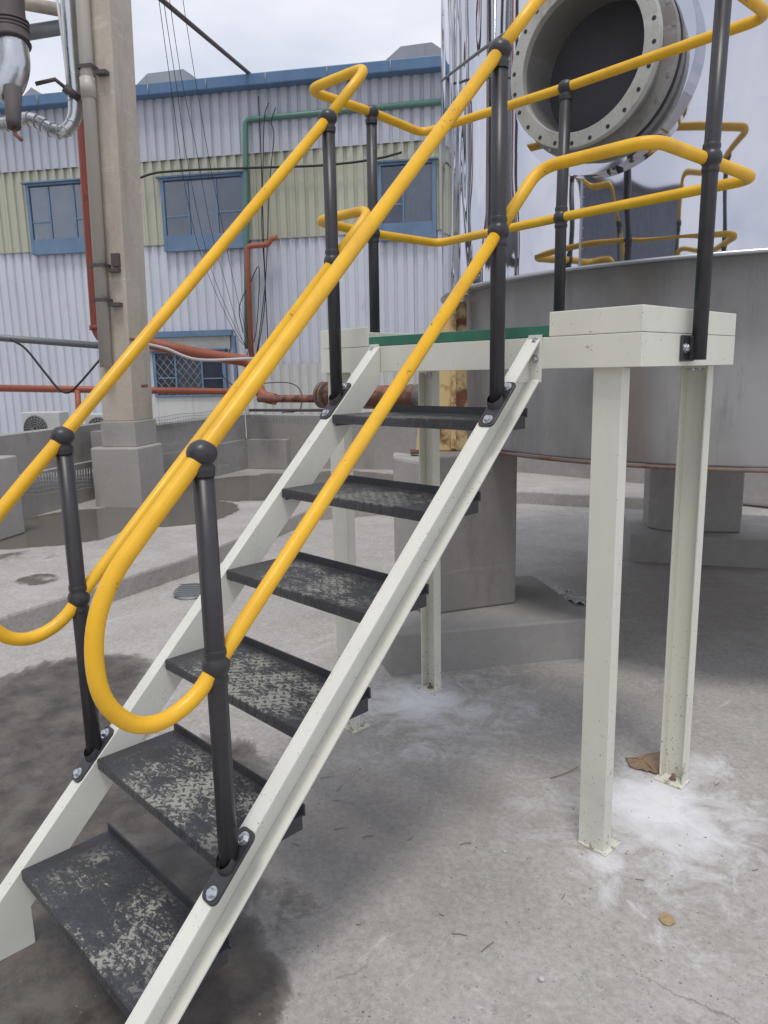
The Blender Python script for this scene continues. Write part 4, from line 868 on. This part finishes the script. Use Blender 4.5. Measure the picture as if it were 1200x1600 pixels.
pebble(789, 1332, .006, 'tiny pale stone lying near the wire curl on the floor')
def twig(pts, label, r=.0016):
    P_ = [gz(u, v)+Z*(r+.001+h) for u, v, h in pts]; o = MB(); o.tube(smooth_path(P_, 4), r, 5); tag(o.build('twig', M['twig'], loc=P_[0]), label, 'twig', 'twigs on the yard floor')
twig([(860, 1217, 0), (880, 1212, .004), (905, 1202, .01)], 'thin dark twig touching the front right leg', .0022)
twig([(706, 1460, 0), (718, 1461, .002), (730, 1463, 0)], 'short pale twig in the middle of the open floor')
twig([(752, 1488, 0), (762, 1480, .002), (771, 1473, 0)], 'short twig slanting up right, near the bottom of the floor')
twig([(566, 1310, 0), (575, 1308, .002), (584, 1307, 0)], 'short pale twig right of the lower tread')
twig([(522, 1297, 0), (530, 1296, .002), (538, 1294, 0)], 'short pale twig nearest the right stringer')
twig([(718, 1321, 0), (727, 1319, .003), (736, 1318, 0)], 'short twig on the dark patch left of the front right leg')
for k, (u, v, a, L_) in enumerate(((508, 1215, .4, 16), (531, 1232, 1.1, 20), (526, 1251, .2, 10), (462, 1320, -.5, 14), (1120, 1226, .9, 12), (640, 1312, .8, 12), (1000, 1375, -.2, 14), (1180, 1360, .3, 10), (690, 1430, -.6, 9), (880, 1402, 1.2, 12), (560, 1445, .2, 8))):
    dx_, dy_ = math.cos(a)*L_*.5, -math.sin(a)*L_*.3
    near = ('right of the third tread', 'a little below the third tread', 'level with the fourth tread end', 'just right of the right stringer', 'beyond the right rear leg', 'on the dark patch mid floor', 'below the front right leg', 'near the right edge of the floor', 'above the white scuff mid floor', 'below the front right leg plate', 'alone on the lower left floor')[k]
    twig([(u-dx_, v-dy_, 0), (u, v+1, .002), (u+dx_, v+dy_, 0)], 'straw-thin pale twig lying '+near, .0012)
o = MB()
for k in range(900):
    u = random.uniform(380, 1350); v = random.uniform(1080, 1750); c = gz(u, v); r_ = random.choice((.0008, .0012, .0016, .0022, .003, .0042))*random.uniform(.7, 1.3)
    a = random.uniform(0, 6.28); q = [Vector((math.cos(a+t), math.sin(a+t), 0))*r_*random.uniform(.6, 1.5) for t in (0, 1.6, 3.1, 4.7)]
    o.add([c+p for p in q]+[c+Z*r_*.8], [(0, 1, 4), (1, 2, 4), (2, 3, 4), (3, 0, 4)])
for k in range(500):
    u = random.uniform(-150, 560); v = random.uniform(850, 1700); c = gz(u, v); r_ = random.choice((.001, .0015, .0022))
    a = random.uniform(0, 6.28); q = [Vector((math.cos(a+t), math.sin(a+t), 0))*r_*random.uniform(.6, 1.5) for t in (0, 1.6, 3.1, 4.7)]
    o.add([c+p for p in q]+[c+Z*r_*.8], [(0, 1, 4), (1, 2, 4), (2, 3, 4), (3, 0, 4)])
tag(o.build('floor_grit', M['grit'], loc=gz(700, 1400)), 'scattered fine grit over the yard floor', 'grit', kind='stuff')
# blank flange lying on the slab behind the tank, and a dark stub post
fb = gz(990, 745, ZS); o = MB(); o.lathe([(.001, .05), (.27, .05), (.28, .04), (.28, .0)], fb, X, Y, Z, 36)
for k in range(12): a = k*math.pi/6; o.cyl(fb+Vector((.235*math.cos(a), .235*math.sin(a), .05)), fb+Vector((.235*math.cos(a), .235*math.sin(a), .054)), .012, 8)
tag(o.build('blank_flange', M['flange'], loc=fb), 'pale steel blank flange lying on the slab beneath the far side of the tank', 'flange')
sp_ = gz(903, 739, ZS); o = MB(); o.box((-.05, -.05, 0), (.05, .05, .35), (sp_, RH, FH, Z)); o.box((-.12, -.10, 0), (.12, .10, .012), (sp_, RH, FH, Z)); tag(o.build('steel_stub', M['rustdark'], loc=sp_), 'short dark steel stub post on the slab seen below the tank rim', 'post')
# thin rod in front of the polished jacket
P_ = [oncyl(690, 126, RC+.06), oncyl(752, 74, RC+.33)-Z*.012, oncyl(818, 33, RC+.5)]
o = MB(); o.tube(smooth_path(P_, 4), .0075, 8); tag(o.build('thin_rod', M['greypipe'], loc=P_[2]), 'thin grey rod slanting up across the polished tank jacket', 'rod')
# ================================================================ behind the photographer (seen only in the polished jacket)
RBp = TC + Vector((math.cos(R(-103)), math.sin(R(-103)), 0))*15
gsh = thing('grey_shed', (RBp.x, RBp.y, 0), 'grey corrugated shed across the yard, seen mirrored in the polished tank jacket', 'shed')
d_ = Vector((math.cos(R(-16)), math.sin(R(-16)), 0)); n_ = Vector((-d_.y, d_.x, 0)); FRs = (Vector((RBp.x, RBp.y, 0)), d_, n_, Z)
o = MB(); o.box((-4.6, -8, 0), (4.6, 0, 6.0), FRs); 
for k in range(46): o.box((-4.6+k*.2, .001, 0), (-4.6+k*.2+.10, .04, 6.0), FRs)
o.build('siding', paint('slate_siding_paint', (.17, .19, .23), (.22, .24, .28), .6), gsh)
o = MB(); o.prism([FRs[0]+d_*-4.9+n_*.3+Z*6.0, FRs[0]+d_*-4.9+n_*-4+Z*6.7, FRs[0]+d_*-4.9+n_*-8.3+Z*6.0], d_*9.8); o.build('roof', M['roof'], gsh)
c2 = TC + Vector((math.cos(R(-157)), math.sin(R(-157)), 0))*9; c2.z = ZG
th = thing('concrete_column', tuple(c2), 'second tan concrete column, outside the picture and mirrored as a strip in the polished jacket', 'column')
o = MB(); o.box((-.25, -.25, 0), (.25, .25, 9.5), (c2, BD, BN, Z)); o.build('shaft', M['conc_old'], th, bevel=.01); o = MB(); o.box((-.34, -.34, 0), (.34, .34, .8), (c2, BD, BN, Z)); o.build('plinth', M['conc'], th, bevel=.02)
pr_ = TC + Vector((math.cos(R(-153)), math.sin(R(-153)), 0))*8; pr_.z = ZG; pd = Vector((math.cos(R(-63)), math.sin(R(-63)), 0)); pn = Vector((-pd.y, pd.x, 0)); PF = (pr_, pd, pn, Z)  # unseen rack, added to give the jacket dark reflections
th = thing('added_pipe_rack', tuple(pr_), 'dark steel pipe rack added out of view to mirror dark bands in the polished jacket', 'pipe rack')
for x_ in (-.2, .75, 1.7):
    o = MB(); o.box((x_-.09, -.01, 0), (x_+.09, .01, 7.5), PF); o.box((x_-.09, -.1, 0), (x_-.08, .1, 7.5), PF); o.box((x_+.08, -.1, 0), (x_+.09, .1, 7.5), PF); o.build('post', M['rustdark'], th)
for z_ in (3.1, 5.2, 7.4):
    o = MB(); o.box((-.3, .11, z_), (1.8, .22, z_+.2), PF); o.build('beam', M['rustdark'], th)
for x_, r_, m_ in ((.25, .14, 'duct'), (1.2, .17, 'greypipe'), (1.45, .06, 'redpipe')):
    o = MB(); o.cyl(pr_+pd*x_+pn*.5, pr_+pd*x_+pn*.5+Z*8, r_, 16); o.build('riser', M[m_], th)
for ob in bpy.data.objects:
    if '_org' in ob: del ob['_org']
